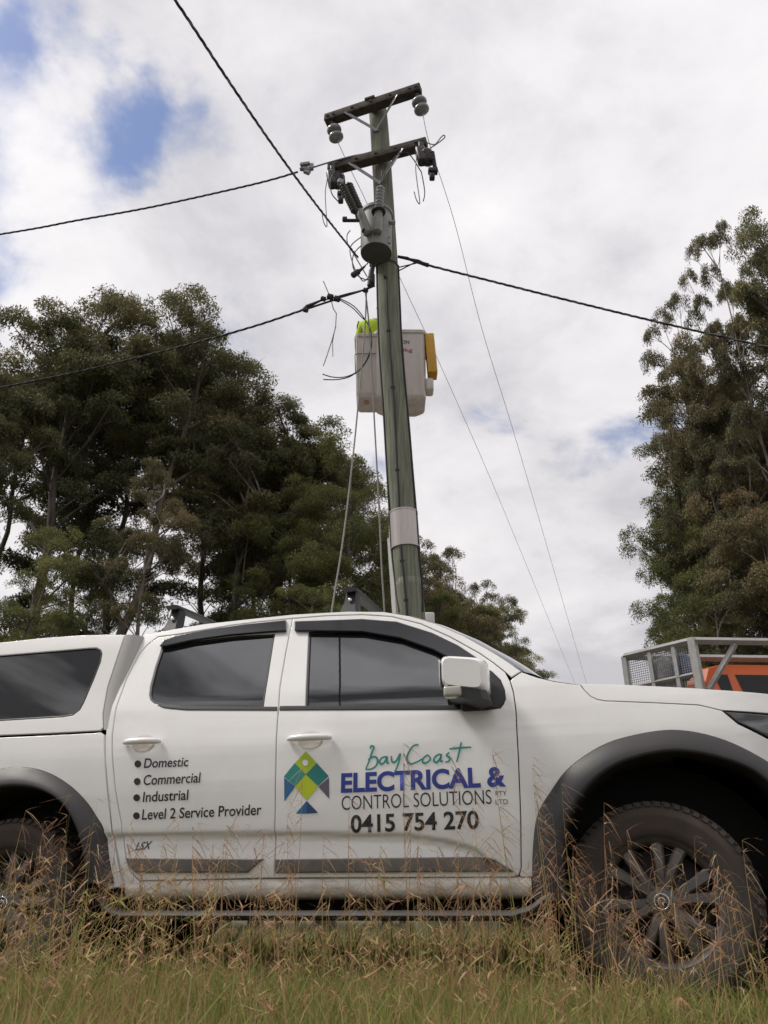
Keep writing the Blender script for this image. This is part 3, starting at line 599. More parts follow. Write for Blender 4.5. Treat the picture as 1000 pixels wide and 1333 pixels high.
# ---- lettering and logo on the doors (flat vinyl following the door skin)
def text_mesh(body, bold=0., shear=0., spacing=1.0):
    c = bpy.data.curves.new('lettering', 'FONT'); c.body = body; c.offset = bold; c.shear = shear; c.space_character = spacing; c.resolution_u = 6
    o = bpy.data.objects.new('lettering', c); COL.objects.link(o); bpy.context.view_layer.update()
    me = bpy.data.meshes.new_from_object(o); bpy.data.objects.remove(o); bpy.data.curves.remove(c)
    co = np.zeros(len(me.vertices)*3); me.vertices.foreach_get('co', co); return me, co.reshape(-1, 3)
def lettering(body, bl, br, tl, m, par, bold=0., shear=0., off=.0025, spacing=1.0, name='lettering'):
    """bl, br, tl: photo points of the baseline ends and of the top of the first capital"""
    me, co = text_mesh(body, bold, shear, spacing)
    A, Bq, T = uw(*bl), uw(*br), uw(*tl); x0, x1 = co[:, 0].min(), co[:, 0].max(); hh = co[:, 1].max()
    ex = (Bq-A)/(x1-x0); ey = np.array([ (T-A)[0]*.0, (T-A)[1]])/hh
    pt = A + (co[:, :1]-x0)*ex + co[:, 1:2]*ey
    w3 = np.stack([pt[:, 0], -(W(pt[:, 0], pt[:, 1])+off), pt[:, 1]], 1); me.vertices.foreach_set('co', w3.ravel()); me.update(); me.materials.clear(); me.materials.append(m)
    me.name = name; return link(name, me, par)
def flat(name, polys, par, off=.0025):
    b = MB(); ml = []
    for poly, m in polys:
        if m not in ml: ml.append(m)
        b.mi = ml.index(m); q = [uw(*p) for p in poly]
        if area2(np.array(q)) < 0: q = q[::-1]
        b.add([surf(p, off + .0008*ml.index(m)*0) for p in q], [tuple(range(len(q)))])
    return b.build(name, ml, par)
RD, FD = rear_door[1], front_door[1]
for body, x0, x1, y0, y1, yt in (('Domestic', 187.5, 245, 999.5, 997.5, 987.5), ('Commercial', 186.5, 260.5, 1022, 1018.5, 1009), ('Industrial', 186, 245, 1044, 1041, 1031), ('Level 2 Service Provider', 185, 340.5, 1067, 1060.5, 1053.5)):
    lettering(body, (x0, y0), (x1, y1), (x0, yt), M['d_black'], RD, .012)
for cx, cy in ((179.8, 994.5), (179, 1017.3), (178.3, 1038.5), (178, 1062)): flat('bullet_point', [([(cx+4.4*math.cos(t), cy+4.6*math.sin(t)) for t in np.linspace(0, 2*math.pi, 17)[:-1]], M['d_black'])], RD)
lettering('ELECTRICAL &', (444, 1031), (659, 1022.5), (444, 1006.5), M['d_blue'], FD, .035)
lettering('CONTROL SOLUTIONS', (445, 1054.5), (640.5, 1046.5), (445, 1036.5), M['d_black'], FD, -.006)
lettering('PTY', (645.5, 1036), (660, 1035.3), (645.5, 1030), M['d_grey'], FD); lettering('LTD', (645.5, 1047.3), (661.5, 1046.6), (645.5, 1041), M['d_grey'], FD)
lettering('0415 754 270', (457, 1083.5), (624, 1078), (457, 1061), M['d_black'], FD, .022)
lettering('LSX', (176, 1107), (198, 1104.5), (176, 1097), M['d_grey'], RD, .02, .35, name='badge')
z = lambda x, y: (350+.33*x, 940+.33*y)
lg = [([z(147, 115), z(103, 162), z(147, 206), z(190, 162)], M['d_lime']),
      ([z(103, 162), z(60, 215), z(105, 252), z(147, 207)], M['d_teal']), ([z(190, 162), z(147, 207), z(195, 252), z(237, 213)], M['d_tealb']),
      ([z(147, 207), z(103, 256), z(150, 309), z(195, 255)], M['d_limeb']),
      ([z(61, 219), z(62, 313), z(105, 254)], M['d_bl']), ([z(238, 219), z(196, 255), z(239, 302)], M['d_gr']),
      ([z(150, 311), z(107, 361), z(150, 361)], M['d_bl']), ([z(150, 311), z(150, 361), z(195, 358)], M['d_bld'])]
flat('logo', lg, FD)
flat('logo_dot', [([z(145+11.5*math.cos(t), 161+12.5*math.sin(t)) for t in np.linspace(0, 2*math.pi, 25)[:-1]], M['d_white'])], FD, .0045)
z5 = lambda p: (320+.38*p[0], 760+.38*p[1])
strokes = [[(441, 558), (432, 580), (424, 605), (412, 634)], [(441, 558), (430, 556), (428, 566)], [(420, 603), (440, 592), (452, 602), (448, 622), (432, 634), (411, 636)],
           [(482, 592), (466, 597), (459, 611), (467, 618), (478, 608), (485, 592), (484, 614), (491, 612)], [(499, 590), (502, 610), (516, 607), (530, 582), (522, 620), (508, 650)],
           [(592, 551), (574, 556), (557, 582), (553, 605), (566, 617), (590, 609), (604, 600)], [(624, 586), (609, 598), (607, 612), (620, 613), (633, 600), (624, 586)],
           [(667, 583), (650, 592), (645, 607), (656, 611), (668, 595), (670, 583), (668, 607), (676, 606)], [(698, 578), (688, 588), (699, 596), (696, 608), (684, 611)],
           [(739, 543), (732, 575), (723, 611)], [(698, 566), (735, 562), (773, 560)]]
b = MB()
for st in strokes:
    q = [uw(*z5(p)) for p in st]; q = [np.array(p)[:2] for p in smooth_path([(a[0], a[1], 0) for a in q], 6)]
    hw_ = .0042; l = []
    for i, p in enumerate(q):
        t = q[min(i+1, len(q)-1)]-q[max(i-1, 0)]; t = t/(np.linalg.norm(t)+1e-9); nn = np.array([-t[1], t[0]]); ww = hw_*(1.15-.6*abs(i/(len(q)-1)-.4))
        l.append((surf(p-nn*ww, .003), surf(p+nn*ww, .003)))
    b.grid([[a for a, c in l], [c for a, c in l]], True)
b.build('script_lettering', M['d_teal'], FD)

# ------------------------------------------------------------------ the power pole and what hangs from it
PD = 7.8
base = np.array([.42, 7.8, 0.]); pole = thing('power_pole', 'leaning greenish timber power pole with two crossarms and a bright metal band', 'power pole', tuple(base))
ax = [P(534, 790, PD), P(532, 764, PD), P(528.4, 721, PD), P(524.8, 666, PD), P(521, 620, PD), P(515.5, 536, PD), P(509.5, 464, PD), P(506.3, 400, PD), P(504.3, 344, PD), P(501.3, 290, PD), P(498.2, 234, PD), P(493.5, 162, PD), P(491.3, 141, PD)]
slope = (ax[1]-ax[3]); slope /= slope[2]
ax = [ax[0]-slope*ax[0][2]*1.0] + ax
rad = [.158, .149, .148, .147, .146, .144, .142, .141, .138, .137, .136, .134, .132, .131]
axs = smooth_path(ax, 6); rads = np.interp(np.arange(len(axs))/6, range(len(rad)), rad)
def pole_at(z):
    zs = [p.z for p in axs]; return np.array([np.interp(z, zs, [p.x for p in axs]), np.interp(z, zs, [p.y for p in axs]), z]), float(np.interp(z, zs, rads))
b = MB(); b.tube(rel(axs, base), rads, 28); b.build('pole_shaft', M['pole'], pole)
zb0, zb1 = P(527, 716, PD)[2], P(524, 668, PD)[2]
b = MB(); zz = np.linspace(zb0, zb1, 6); b.tube(rel([pole_at(z)[0] for z in zz], base), [pole_at(z)[1]+.011 for z in zz], 36, caps=False)
for z in (zb0+.01, zb1-.01): b.tube(rel([pole_at(z-.008)[0], pole_at(z+.008)[0]], base), [pole_at(z)[1]+.015]*2, 36, caps=False)
b.build('metal_band', M['band'], pole)
def on_pole(z, px):   # point on the front of the shaft under a photo column
    c, r = pole_at(z); d = (px-500)/F; zc = c[1]*math.cos(TH)+(z-CAMH)*math.sin(TH); x = d*zc-c[0]
    x = max(-.98*r, min(.98*r, x)); return Vector((c[0]+x, c[1]-math.sqrt(r*r-x*x)-.006, z))
def row_z(py): return P(510, py, PD)[2]
for cab, rr in (([(500, 369), (503, 376), (504.5, 420), (507.5, 460), (510.5, 500), (514, 560), (517, 620), (519.5, 667)], .012), ([(521.5, 716), (524, 745), (527, 775), (529, 800), (530, 830)], .012)):
    b = MB(); pts = smooth_path([on_pole(row_z(y), x) for x, y in cab], 4); b.tube(rel(pts, base), rr, 8)
    for q in pts[3::7]: b.box(Vector(q)-Vector(base), (.045, .02, .02))
    b.build('riser_cable', M['dark'], pole)
for cab in ([(489.5, 346), (489.5, 400), (492, 450), (497, 520), (502, 580), (506, 640), (509.5, 716), (515, 770), (519, 800)], [(520.2, 348), (520.7, 400), (522, 440), (527, 505), (532, 560), (536, 610), (540.5, 665), (544, 716), (548.5, 760), (549.5, 800)]):
    b = MB(); pts = smooth_path([on_pole(row_z(y), x) + Vector((-.006 if x < 515 else .006, 0, 0)) for x, y in cab], 4); b.tube(rel(pts, base), .011, 8); b.build('edge_cable', M['dark'], pole)
b = MB(); zt = P(504, 349, PD)[2]; c, r = pole_at(zt); b.tube(rel([c-np.array((0, 0, .02)), c+np.array((0, 0, .02))], base), [r+.008]*2, 28, caps=False); b.build('strap_band', M['dark'], pole)
c0, r0 = pole_at(P(495, 162, PD)[2]); c0r = c0
# crossarms
def crossarm(pl, pr, pm, w, h, brace_l, brace_r, brace_c, side):
    z = P(*pm, PD-side*1.05)[2]; a = Pz(*pl, z); bb = Pz(*pr, z); d = bb-a; L = np.linalg.norm(d); an = math.atan2(d[1], d[0]); mid = (a+bb)/2
    off = np.array([0., 0, 0])
    rm = Matrix.Rotation(an, 3, 'Z'); m = MB(); m.box(Vector(mid+off)-Vector(base), (L, w, h), rm, .012)
    for f in (-.46, -.4, -.2, .0, .2, .4, .46):
        q = Vector(mid+off)-Vector(base)+rm @ Vector((f*L, -w/2-.008, 0)); m.box(q, (.03, .02, .03), rm)
    e = m.build('crossarm', M['arm'], pole, 40)
    cc, r = pole_at(z-.42); cp_ = Vector(cc)-Vector(base)+rm @ Vector((0, -r-.015, 0))
    m = MB()
    for f in (-.27, .27):
        q = Vector(mid+off)-Vector(base)+rm @ Vector((f*L, -w/2+.0, -h/2+.02)); v = q-cp_; m.box((q+cp_)/2, (v.length, .010, .045), v.to_track_quat('X', 'Z').to_matrix())
    m.box(cp_, (.06, .03, .06), rm); m.build('crossarm_brace', M['galv'], e)
    return mid+off, an, L, z
A1 = crossarm((424, 157), (548, 116), (491, 141), .13, .14, 0, 0, 0, .16)
A2 = crossarm((428, 221), (556, 187), (496, 207), .13, .14, 0, 0, 0, .17)
b = MB(); q = Vector(A1[0])-Vector(base); b.box(q+Vector((0, .05, .075)), (.15, .26, .05), Matrix.Rotation(A1[1], 3, 'Z'), .01); b.build('pole_cap', M['arm'], pole)
def arm_pt(A, f, dz=0, dy=0):
    return np.array([A[0][0]+math.cos(A[1])*f*A[2]-math.sin(A[1])*dy, A[0][1]+math.sin(A[1])*f*A[2]+math.cos(A[1])*dy, A[3]+dz])
# porcelain insulators hanging under the upper crossarm
def insulator(p, label):
    e = thing('insulator', label, 'insulator', tuple(p), 0, 'porcelain insulators under the upper crossarm'); tl = Matrix.Rotation(R(-14), 4, 'Y') @ Matrix.Rotation(R(10), 4, 'X')
    b = MB(); b.lathe([(.0, .03), (.018, .03), (.018, -.03), (.036, -.05), (.044, -.15), (.0, -.15)], 16, tl); b.build('stem', M['dark'], e)
    b = MB()
    for z in (-.14, -.265):
        b.lathe([(.0, z+.02), (.05, z+.02), (.095, z-.01), (.108, z-.04), (.104, z-.065), (.09, z-.08), (.06, z-.085), (.055, z-.10), (.0, z-.10)], 28, tl)
    b.build('porcelain_shed', M['porc'], e); return e, Vector(p)+tl @ Vector((0, 0, -.37))
iL, ipL = insulator(arm_pt(A1, -.43, -.055, -.02), 'grey double disc porcelain insulator under the lower left end of the top crossarm')
iR, ipR = insulator(arm_pt(A1, .455, -.055, -.02), 'grey double disc porcelain insulator under the raised right end of the top crossarm')
# drop-out fuses under the lower crossarm
def fuse(p, label, flip):
    e = thing('drop_out_fuse', label, 'fuse', tuple(p), 0, 'fuses under the lower crossarm')
    b = MB(); b.box((0, 0, -.03), (.05, .06, .10), None, .01); b.box((.0, -.02, -.17), (.10, .10, .20), Matrix.Rotation(R(-10), 3, 'Y'), .03); b.lathe([(.0, .0), (.05, 0), (.06, -.03), (.04, -.05), (.06, -.08), (.04, -.10), (.06, -.13), (.03, -.15), (0, -.15)], 14, Matrix.Translation((.04, -.03, -.13)) @ Matrix.Rotation(R(-14), 4, 'Y')); b.build('fuse_body', M['brown'], e)
    b = MB(); b.tube([(.10, -.05, -.16), (.12, -.04, -.34), (.09, -.03, -.40)], [.022, .02, .03], 8); b.box((.10, -.04, -.39), (.09, .06, .05), None, .01); b.box((.09, -.04, -.46), (.05, .05, .07), None, .012); b.build('fuse_tube', M['dark'], e)
    b = MB(); b.tube(smooth_path([(-.04, -.05, -.14), (-.06, -.05, -.35), (-.05, -.05, -.55), (-.03, -.05, -.80), (-.06, -.05, -.76), (-.08, -.05, -.66)], 4), .005, 6); b.build('pull_hook', M['wireg'], e); e.scale = (1.4, 1.4, 1.45); return e
fuse(arm_pt(A2, -.44, -.06, -.05), 'dark drop out fuse at the left end of the lower crossarm above the surge arresters', 0)
fuse(arm_pt(A2, .45, -.06, -.05), 'dark drop out fuse with dangling hook under the right end of the lower crossarm', 1)
# transformer
TZ0, TZ1 = P(488, 322, 7.45)[2], P(489, 282, 7.45)[2]
tc_ = P(489.8, 330, 7.42); tr = thing('transformer', 'grey cylindrical transformer with bushings on the pole below the crossarms', 'transformer', tuple(tc_))
rt = .195; ht = .66
b = MB(); b.lathe([(rt-.004, .0), (rt, .015), (rt, ht*.5), (rt, ht-.03)], 40); b.build('tank', M['tank'], tr)
b = MB(); b.lathe([(0, -.0), (rt-.03, -.0), (rt-.006, .004), (rt-.003, .012)][::-1], 40); b.build('tank_base', M['tankd'], tr)
b = MB(); b.lathe([(rt+.002, ht-.05), (rt+.018, ht-.04), (rt+.018, ht), (rt, ht+.015), (.08, ht+.05), (0, ht+.055)], 40); b.build('tank_lid', M['tank'], tr, 40)
b = MB(); b.tube([(.17, -.10, .42), (.24, -.10, .42)], .03, 10); b.build('lifting_lug', M['galv'], tr); b = MB(); b.box((.16, -.12, .10), (.03, .03, .10)); b.box((.17, -.13, .14), (.02, .02, .05), None, .006); b.build('tank_fitting', M['galv'], tr)
for zz_ in (.15, .5): b = MB(); b.box((0, .26, zz_), (.18, .2, .06)); b.build('mounting_bracket', M['galv'], tr)
def bushing(p0, p1, m, name, par, nshed, r0, r1):
    p0 = Vector(p0); p1 = Vector(p1); d = p1-p0; L = d.length; mt = Matrix.Translation(p0) @ d.to_track_quat('Z', 'Y').to_matrix().to_4x4()
    pr = [(0, 0), (r0, 0)]
    for k in range(nshed): z0 = L*(.04+.92*k/nshed); dz = L*.92/nshed; pr += [(r0, z0), (r1, z0+dz*.35), (r1*.95, z0+dz*.55), (r0, z0+dz*.7)]
    pr += [(r0*.9, L*.97), (r0*.7, L), (0, L)]; b = MB(); b.lathe(pr, 16, mt); return b.build(name, m, par)
# pocket plus bushing standing up the front face, and a slanting pocket on the left
bushing((.015, -.235, .12), (.03, -.27, .42), M['tank'], 'bushing_pocket', tr, 1, .055, .058); bushing((.03, -.27, .42), (.055, -.31, .82), M['porc'], 'bushing', tr, 7, .034, .058)
b = MB(); b.lathe([(.05, 0), (.085, .005), (.09, .02), (.05, .03)], 20, Matrix.Translation((.03, -.268, .405))); b.build('bushing_flange', M['dark'], tr)
bushing((-.10, -.21, .12), (-.21, -.26, .46), M['tank'], 'bushing_pocket', tr, 1, .058, .06); bushing((-.21, -.26, .46), (-.36, -.32, .86), M['brown'], 'bushing', tr, 9, .036, .062)
# surge arrester beside it
sa = thing('surge_arrester', 'dark ribbed surge arrester slanting left of the grey transformer', 'surge arrester', tuple(tc_ + np.array((-.25, -.34, .33))))
bushing((0, 0, 0), (-.18, -.05, .44), M['brown'], 'ribbed_housing', sa, 11, .032, .052)
b = MB(); b.box((-.192, -.05, .47), (.07, .06, .07), Matrix.Rotation(.35, 3, 'Y'), .01); b.build('terminal_cap', M['galv'], sa)
b = MB(); b.tube([(.0, 0, 0), (.02, .02, -.10)], .014, 8); b.box((-.05, 0, -.13), (.20, .04, .03), None, .008); b.box((-.13, 0, -.11), (.06, .05, .06), None, .012); b.box((.10, .1, -.19), (.05, .05, .05), None, .012); b.build('bracket', M['dark'], sa)
# loose service leads round the transformer
def wire(name, label, cat, pts, r, m=None, group=None, n=8, seg=8, mats=None):
    pts = [Vector(p) for p in pts]; o = pts[0]; b = MB(); b.tube(smooth_path([p-o for p in pts], seg), r, n); e = b.build(name, m or M['wire']); e.location = o
    return tag(e, label, cat, group)
def twisted(name, label, pts, r, pitch, m1, m2, cat='cable', group=None):
    pts = [Vector(p) for p in pts]; o = pts[0]; ln = sum((pts[i+1]-pts[i]).length for i in range(len(pts)-1)); seg = max(4, int(ln/pitch*7/(len(pts)-1)))
    path = smooth_path([p-o for p in pts], seg); b = MB(); s = 0
    for k, mm in ((0, 0), (2.094, 1), (4.189, 0)):
        b.mi = mm; s = 0; q = []
        for i, p in enumerate(path):
            if i: s += (p-path[i-1]).length
            t = (path[min(i+1, len(path)-1)]-path[max(i-1, 0)]).normalized(); a = t.cross(Vector((0, 0, 1))).normalized(); c = a.cross(t)
            q.append(p+(a*math.cos(s/pitch*2*math.pi+k)+c*math.sin(s/pitch*2*math.pi+k))*r*1.08)
        b.tube(q, r, 5)
    e = b.build(name, [m1, m2]); e.location = o; return tag(e, label, cat, group)
def sag(a, b_, d, n=9): 
    a, b_ = np.array(a), np.array(b_); return [a+(b_-a)*t - np.array((0, 0, 1))*d*4*t*(1-t) for t in np.linspace(0, 1, n)]
W1a = P(466, 335, 7.35); W1b = P(228, 0, 3.75)
W1c = W1b + (W1b-W1a)*1.2 + np.array((0, 0, .5))
twisted('service_cable', 'twisted service cable rising steeply from the transformer to the top left', [W1a+(W1b-W1a)*t*2.2-np.array((0, 0, .25))*math.sin(math.pi*min(t*2.2, 1))*.4 for t in np.linspace(0, 1, 12)], .0068, .3, M['wire'], M['wireg'])
cn = P(398, 220, 7.75)
twisted('service_cable', 'black service cable running level from the lower crossarm to the left edge', [P(388, 224, 7.78), P(330, 240, 7.9), P(200, 269, 8.15), P(100, 287, 8.3), P(0, 305, 8.5), P(-300, 350, 9.2)], .0075, .36, M['wire'], M['wire'])
ck = thing('cable_clamp', 'pale metal dead end clamp joining the level cable to its tail beside the pole', 'clamp', tuple(cn)); b = MB()
b.box((0, 0, 0), (.16, .06, .06), Matrix.Rotation(.2, 3, 'Y'), .012); b.box((-.01, -.03, .06), (.14, .05, .05), Matrix.Rotation(-.2, 3, 'Y'), .01); b.box((.02, 0, -.06), (.09, .05, .06), Matrix.Rotation(.5, 3, 'Y'), .01); b.box((.08, -.01, .03), (.06, .06, .10), None, .01); b.build('clamp_body', M['galv'], ck)
b = MB(); b.tube(smooth_path(rel([P(404, 219, 7.75), P(430, 211, 7.7), P(465, 202, 7.62), P(497, 198.5, 7.6)], cn), 5), .012, 8); b.build('stay_rod', M['galv'], ck)
twisted('service_cable', 'black service cable sagging left from below the transformer across the tree tops', [P(396, 403, 7.7), P(330, 425, 7.8), P(240, 450, 7.95), P(120, 480, 8.15), P(0, 505, 8.4), P(-280, 560, 9)], .0075, .36, M['wire'], M['wire'])
twisted('service_cable', 'heavy black service cable running right from the pole across the sky', [P(556, 345, 7.75), P(640, 366, 7.85), P(740, 391, 8.0), P(860, 420, 8.2), P(1000, 452, 8.45), P(1300, 520, 9.2)], .0082, .36, M['wire'], M['wireg'])
b = MB(); o = P(520, 335, 7.7); st = thing('strain_clamp', 'black strain clamp holding the heavy cable on the right of the pole', 'clamp', tuple(o))
b.tube(rel([P(518, 334, 7.72), P(531, 336.5, 7.72), P(534, 338, 7.72), P(558, 345.5, 7.75)], o), [.018, .022, .016, .028], 8); b.tube(rel([P(531, 336.5, 7.72), P(545, 339, 7.72), P(557, 345, 7.75)], o), .012, 8); b.build('clamp_body', M['dark'], st)
b = MB(); b.tube(smooth_path(rel([P(518, 353, 7.7), P(530, 347, 7.7), P(541, 341, 7.72)], o), 5), .008, 6); b.tube(smooth_path(rel([P(519, 348, 7.7), P(532, 345, 7.7), P(545, 342, 7.72)], o), 5), .008, 6); b.build('tail_wire', M['wire'], st)
# clamp and tails on the left cable
o = P(430, 388, 7.68); lc = thing('service_connector', 'cluster of black connectors where the sagging left cable meets the pole', 'connector', tuple(o))
b = MB(); b.tube(rel([P(395, 403, 7.7), P(400, 399, 7.7), P(418, 391, 7.68)], o), [.02, .026, .012], 8); b.tube(rel([P(397, 403, 7.7), P(424, 394, 7.7), P(440, 389, 7.7)], o), .013, 8); b.build('dead_end_clamp', M['dark'], lc); b = MB()
for x, y, r in ((421, 389, .05), (430, 386.5, .06), (439, 389, .06), (398, 403.5, .05), (476, 378, .05)): b.box(Vector(P(x, y, 7.66))-Vector(o), (r*1.3, r, r), Matrix.Rotation(.3, 3, 'Y'), .01); b.build('connector_block', M['dark'], lc); b = MB()
b = MB(); b.tube(smooth_path(rel([P(440, 388, 7.68), P(460, 382, 7.66), P(478, 376, 7.64), P(488, 372, 7.64)], o), 5), .012, 8); b.tube(smooth_path(rel([P(418, 392, 7.68), P(450, 383, 7.66), P(476, 376, 7.66), P(487, 367, 7.64)], o), 5), .008, 6); b.build('strain_wire', M['wire'], lc)
b = MB(); b.tube(rel([P(421, 366, 7.68), P(431, 389, 7.68), P(434, 402, 7.7), P(438, 408, 7.7), P(437, 426, 7.7), P(432, 444, 7.7), P(424, 468, 7.7), P(421, 476, 7.7)], o), .006, 6); b.tube(rel([P(437, 424, 7.7), P(433, 445, 7.7), P(433.5, 464, 7.7)], o), .005, 6); b.build('dangling_tail', M['wireg'], lc)
b = MB()
for pts in ([(440, 389), (458, 400), (470, 412), (480, 423), (484, 440), (482, 460), (470, 480), (452, 490), (434, 491), (420, 487)], [(441, 388), (460, 398), (474, 414), (483, 432), (483, 452), (474, 474), (458, 489), (440, 494), (421, 494)]):
    b.tube(smooth_path(rel([P(x, y, 7.66) for x, y in pts], o), 4), .0065, 6)
b.build('looped_lead', M['wire'], lc)
# leads round the transformer, one bundle lashed to the pole
o = P(470, 345, 7.4); ld = thing('jumper_leads', 'loose black and grey leads looping under the transformer to its fuse', 'leads', tuple(o))
b = MB(); yy = 7.38
for pts in ([(456, 300), (452, 306), (453, 318), (462, 333), (478, 360)], [(472, 318), (461, 330), (459, 345), (465, 358), (476, 364), (484, 363)], [(471, 308), (456, 322), (460, 345), (468, 360), (474, 366), (482, 358)], [(466, 352), (472, 348), (479, 343)], [(461, 358), (470, 352), (480, 341)]):
    b.tube(smooth_path(rel([P(x, y, yy) for x, y in pts], o), 5), .007, 6)
b.build('loop', M['wireg'], ld)
b = MB(); b.tube(rel([P(460, 359, yy), P(475, 347, yy)], o), [.035, .012], 8); b.box(Vector(P(463, 356, yy))-Vector(o), (.12, .06, .06), Matrix.Rotation(-.7, 3, 'Y'), .015); b.tube(rel([P(481, 372, 7.5), P(484, 352, 7.5), P(487, 344, 7.5)], o), [.03, .035, .02], 8); b.box(Vector(P(484, 364, 7.5))-Vector(o), (.08, .07, .16), None, .02); b.build('fuse_holder', M['dark'], ld)
b = MB()
for pts in ([(495, 240), (497, 228), (497, 222)], [(497, 240), (503, 222), (512, 208), (520, 200), (530, 199), (538, 207), (546, 220), (549, 226), (553, 250), (551, 262)], [(496, 250), (497, 245), (495, 230)], [(440, 262), (432, 252), (430, 238), (435, 225), (445, 224), (448, 235), (445, 258)]):
    b = MB(); b.tube(smooth_path(rel([P(x, y, 7.3) for x, y in pts], o), 5), .0075, 6); b.build('jumper', M['wire'], ld)
# high-voltage conductors running away down the road
wire('conductor', 'thin bare conductor running far down the road from the right insulator', 'conductor', [ipR] + [P(x, y, d) for x, y, d in ((560, 190, 8.3), (592, 290, 9.4), (628, 430, 11.4), (668, 560, 14.2), (706, 690, 18.5), (755, 860, 30), (778, 940, 46))], .0045, M['wireg'], None, 5)
wire('conductor', 'thin bare conductor running far down the road from the left insulator', 'conductor', [ipL] + [P(x, y, d) for x, y, d in ((459, 226, 8.2), (478, 265, 8.7), (520, 360, 10.), (580, 490, 12.8), (650, 650, 17.5), (720, 820, 27), (756, 908, 44))], .0045, M['wireg'], None, 5)
o = arm_pt(A2, .5, .02); wire('stay_loop', 'short wire loop sticking out past the right end of the lower crossarm', 'wire loop', [o, P(566, 188, 7.55), P(574, 179, 7.55), P(578, 176, 7.55), P(579, 179, 7.55), P(572, 185, 7.55), P(560, 193, 7.55), P(557, 194, 7.55)], .008, M['wireg'])
# ropes hanging from the bucket
wire('rope', 'pale rope hanging to the left from the wires in front of the bucket', 'rope', [P(477, 381, 7.66), P(475, 430, 7.62), P(467, 520, 7.5), P(459, 600, 7.4), P(447, 700, 7.2), P(432, 795, 7.0), P(425, 850, 6.95)], .009, M['rope'], 'ropes hanging below the bucket')
wire('rope', 'pale rope hanging straight down close beside the pole', 'rope', [P(476, 381, 7.67), P(481, 430, 7.64), P(487, 540, 7.6), P(493, 650, 7.55), P(497, 740, 7.5), P(500, 785, 7.5), P(503, 850, 7.5)], .009, M['rope'], 'ropes hanging below the bucket')

# ------------------------------------------------------------------ bucket truck behind the pole
BY = 8.75
bt = thing('bucket_truck', 'bucket truck with a beige fibreglass work bucket raised behind the pole', 'bucket truck', (.3, 10.2, 0))
bo = Vector((.3, 10.2, 0))
def shell(name, x0, x1, z0, z1, y0, y1, taper, par, lip=True, m=None, chamf=.10, rr=.07):
    """moulded tub: rounded rectangle sections from the bottom up"""
    def sec(hx0, hx1, a, c, z, r=.09, inner=0):
        out = []
        for cx, cy, t0 in ((hx1-r, a+r, -90), (hx1-r, c-r, 0), (hx0+r, c-r, 90), (hx0+r, a+r, 180)):
            for t in np.linspace(t0, t0+90, 6): out.append(Vector((cx+r*math.cos(R(t)), cy+r*math.sin(R(t)), z))-bo)
        return out
    rows = [sec(x0+chamf+taper, x1-chamf-taper, y0+.10, y1-.03, z0-.03, rr), sec(x0+chamf*.8+taper, x1-chamf*.8-taper, y0+.07, y1-.02, z0-.028, rr), sec(x0+taper+.012, x1-taper-.012, y0+.032, y1-.01, z0+.01, rr), sec(x0+taper, x1-taper, y0+.022, y1, z0+.04, rr), sec(x0, x1, y0, y1, z1-.06, rr)]
    if lip: rows += [sec(x0-.016, x1+.016, y0-.016, y1+.016, z1-.055), sec(x0-.02, x1+.02, y0-.02, y1+.02, z1-.01), sec(x0-.012, x1+.012, y0-.012, y1+.012, z1)]
    rows += [sec(x0+.04, x1-.04, y0+.04, y1-.04, z1), sec(x0+.08, x1-.08, y0+.10, y1-.08, z0+.12)]
    b = MB(); b.grid(rows, True, True); k = len(rows[0]); b.add(rows[0], [tuple(reversed(range(k)))]); b.add(rows[-1], [tuple(range(k))]); return b.build(name, m or M['bucket'], par, 35)
pTL = P(461, 433, BY); pTR = P(555.5, 428, BY); zt_ = pTL[2]; zbt = P(520, 541, BY)[2]-.03
xs = P(488, 480, BY)[0]; xL = P(462, 480, BY)[0]; xR = P(554.5, 450, BY)[0]
zbt = P(520, 514, BY)[2]
bk = shell('bucket', xs, xR, zbt, P(520, 429.5, BY)[2], BY, BY+.50, .012, bt)
shell('bucket_step', xL, xs+.09, zbt+.05, zt_-.0, BY+.025, BY+.47, .02, bk, True, None, .03, .04)
b = MB(); q0 = P(461, 466, BY+.0); q1 = P(489, 461, BY); b.tube(rel([P(463, 487, BY+.0), P(462, 462, BY+.01), P(466, 460.5, BY+.0), P(489, 460.5, BY+.0)], bo), .008, 6); b.build('step_seam', M['mould'], bk)
for x, y in ((467, 473), (482, 487), (473, 464)): pass
b = MB(); dxx = P(557, 480, BY)[0]; 
c = (P(556, 437, BY)+P(567, 480, BY))/2; b.box(Vector((c[0]+.0, BY+.10, (P(560, 433, BY)[2]+P(562, 484, BY)[2])/2))-bo, (.125, .20, P(560, 433, BY)[2]-P(562, 484, BY)[2]), Matrix.Rotation(R(-3), 3, 'Y'), .015); b.build('control_box', M['yellow'], bk, 30)
b = MB(); b.box(Vector((xR+.02, BY+.08, P(553, 458, BY)[2]))-bo, (.06, .05, .12), None, .01); b.build('box_bracket', mat('rusty_bracket', (.12, .03, .02), .7, var=.4, scale=30), bk)
b = MB(); b.box(Vector(P(559, 504, BY+.12))-bo, (.11, .18, .20), None, .03); b.build('tool_pocket', M['bucket'], bk, 30)
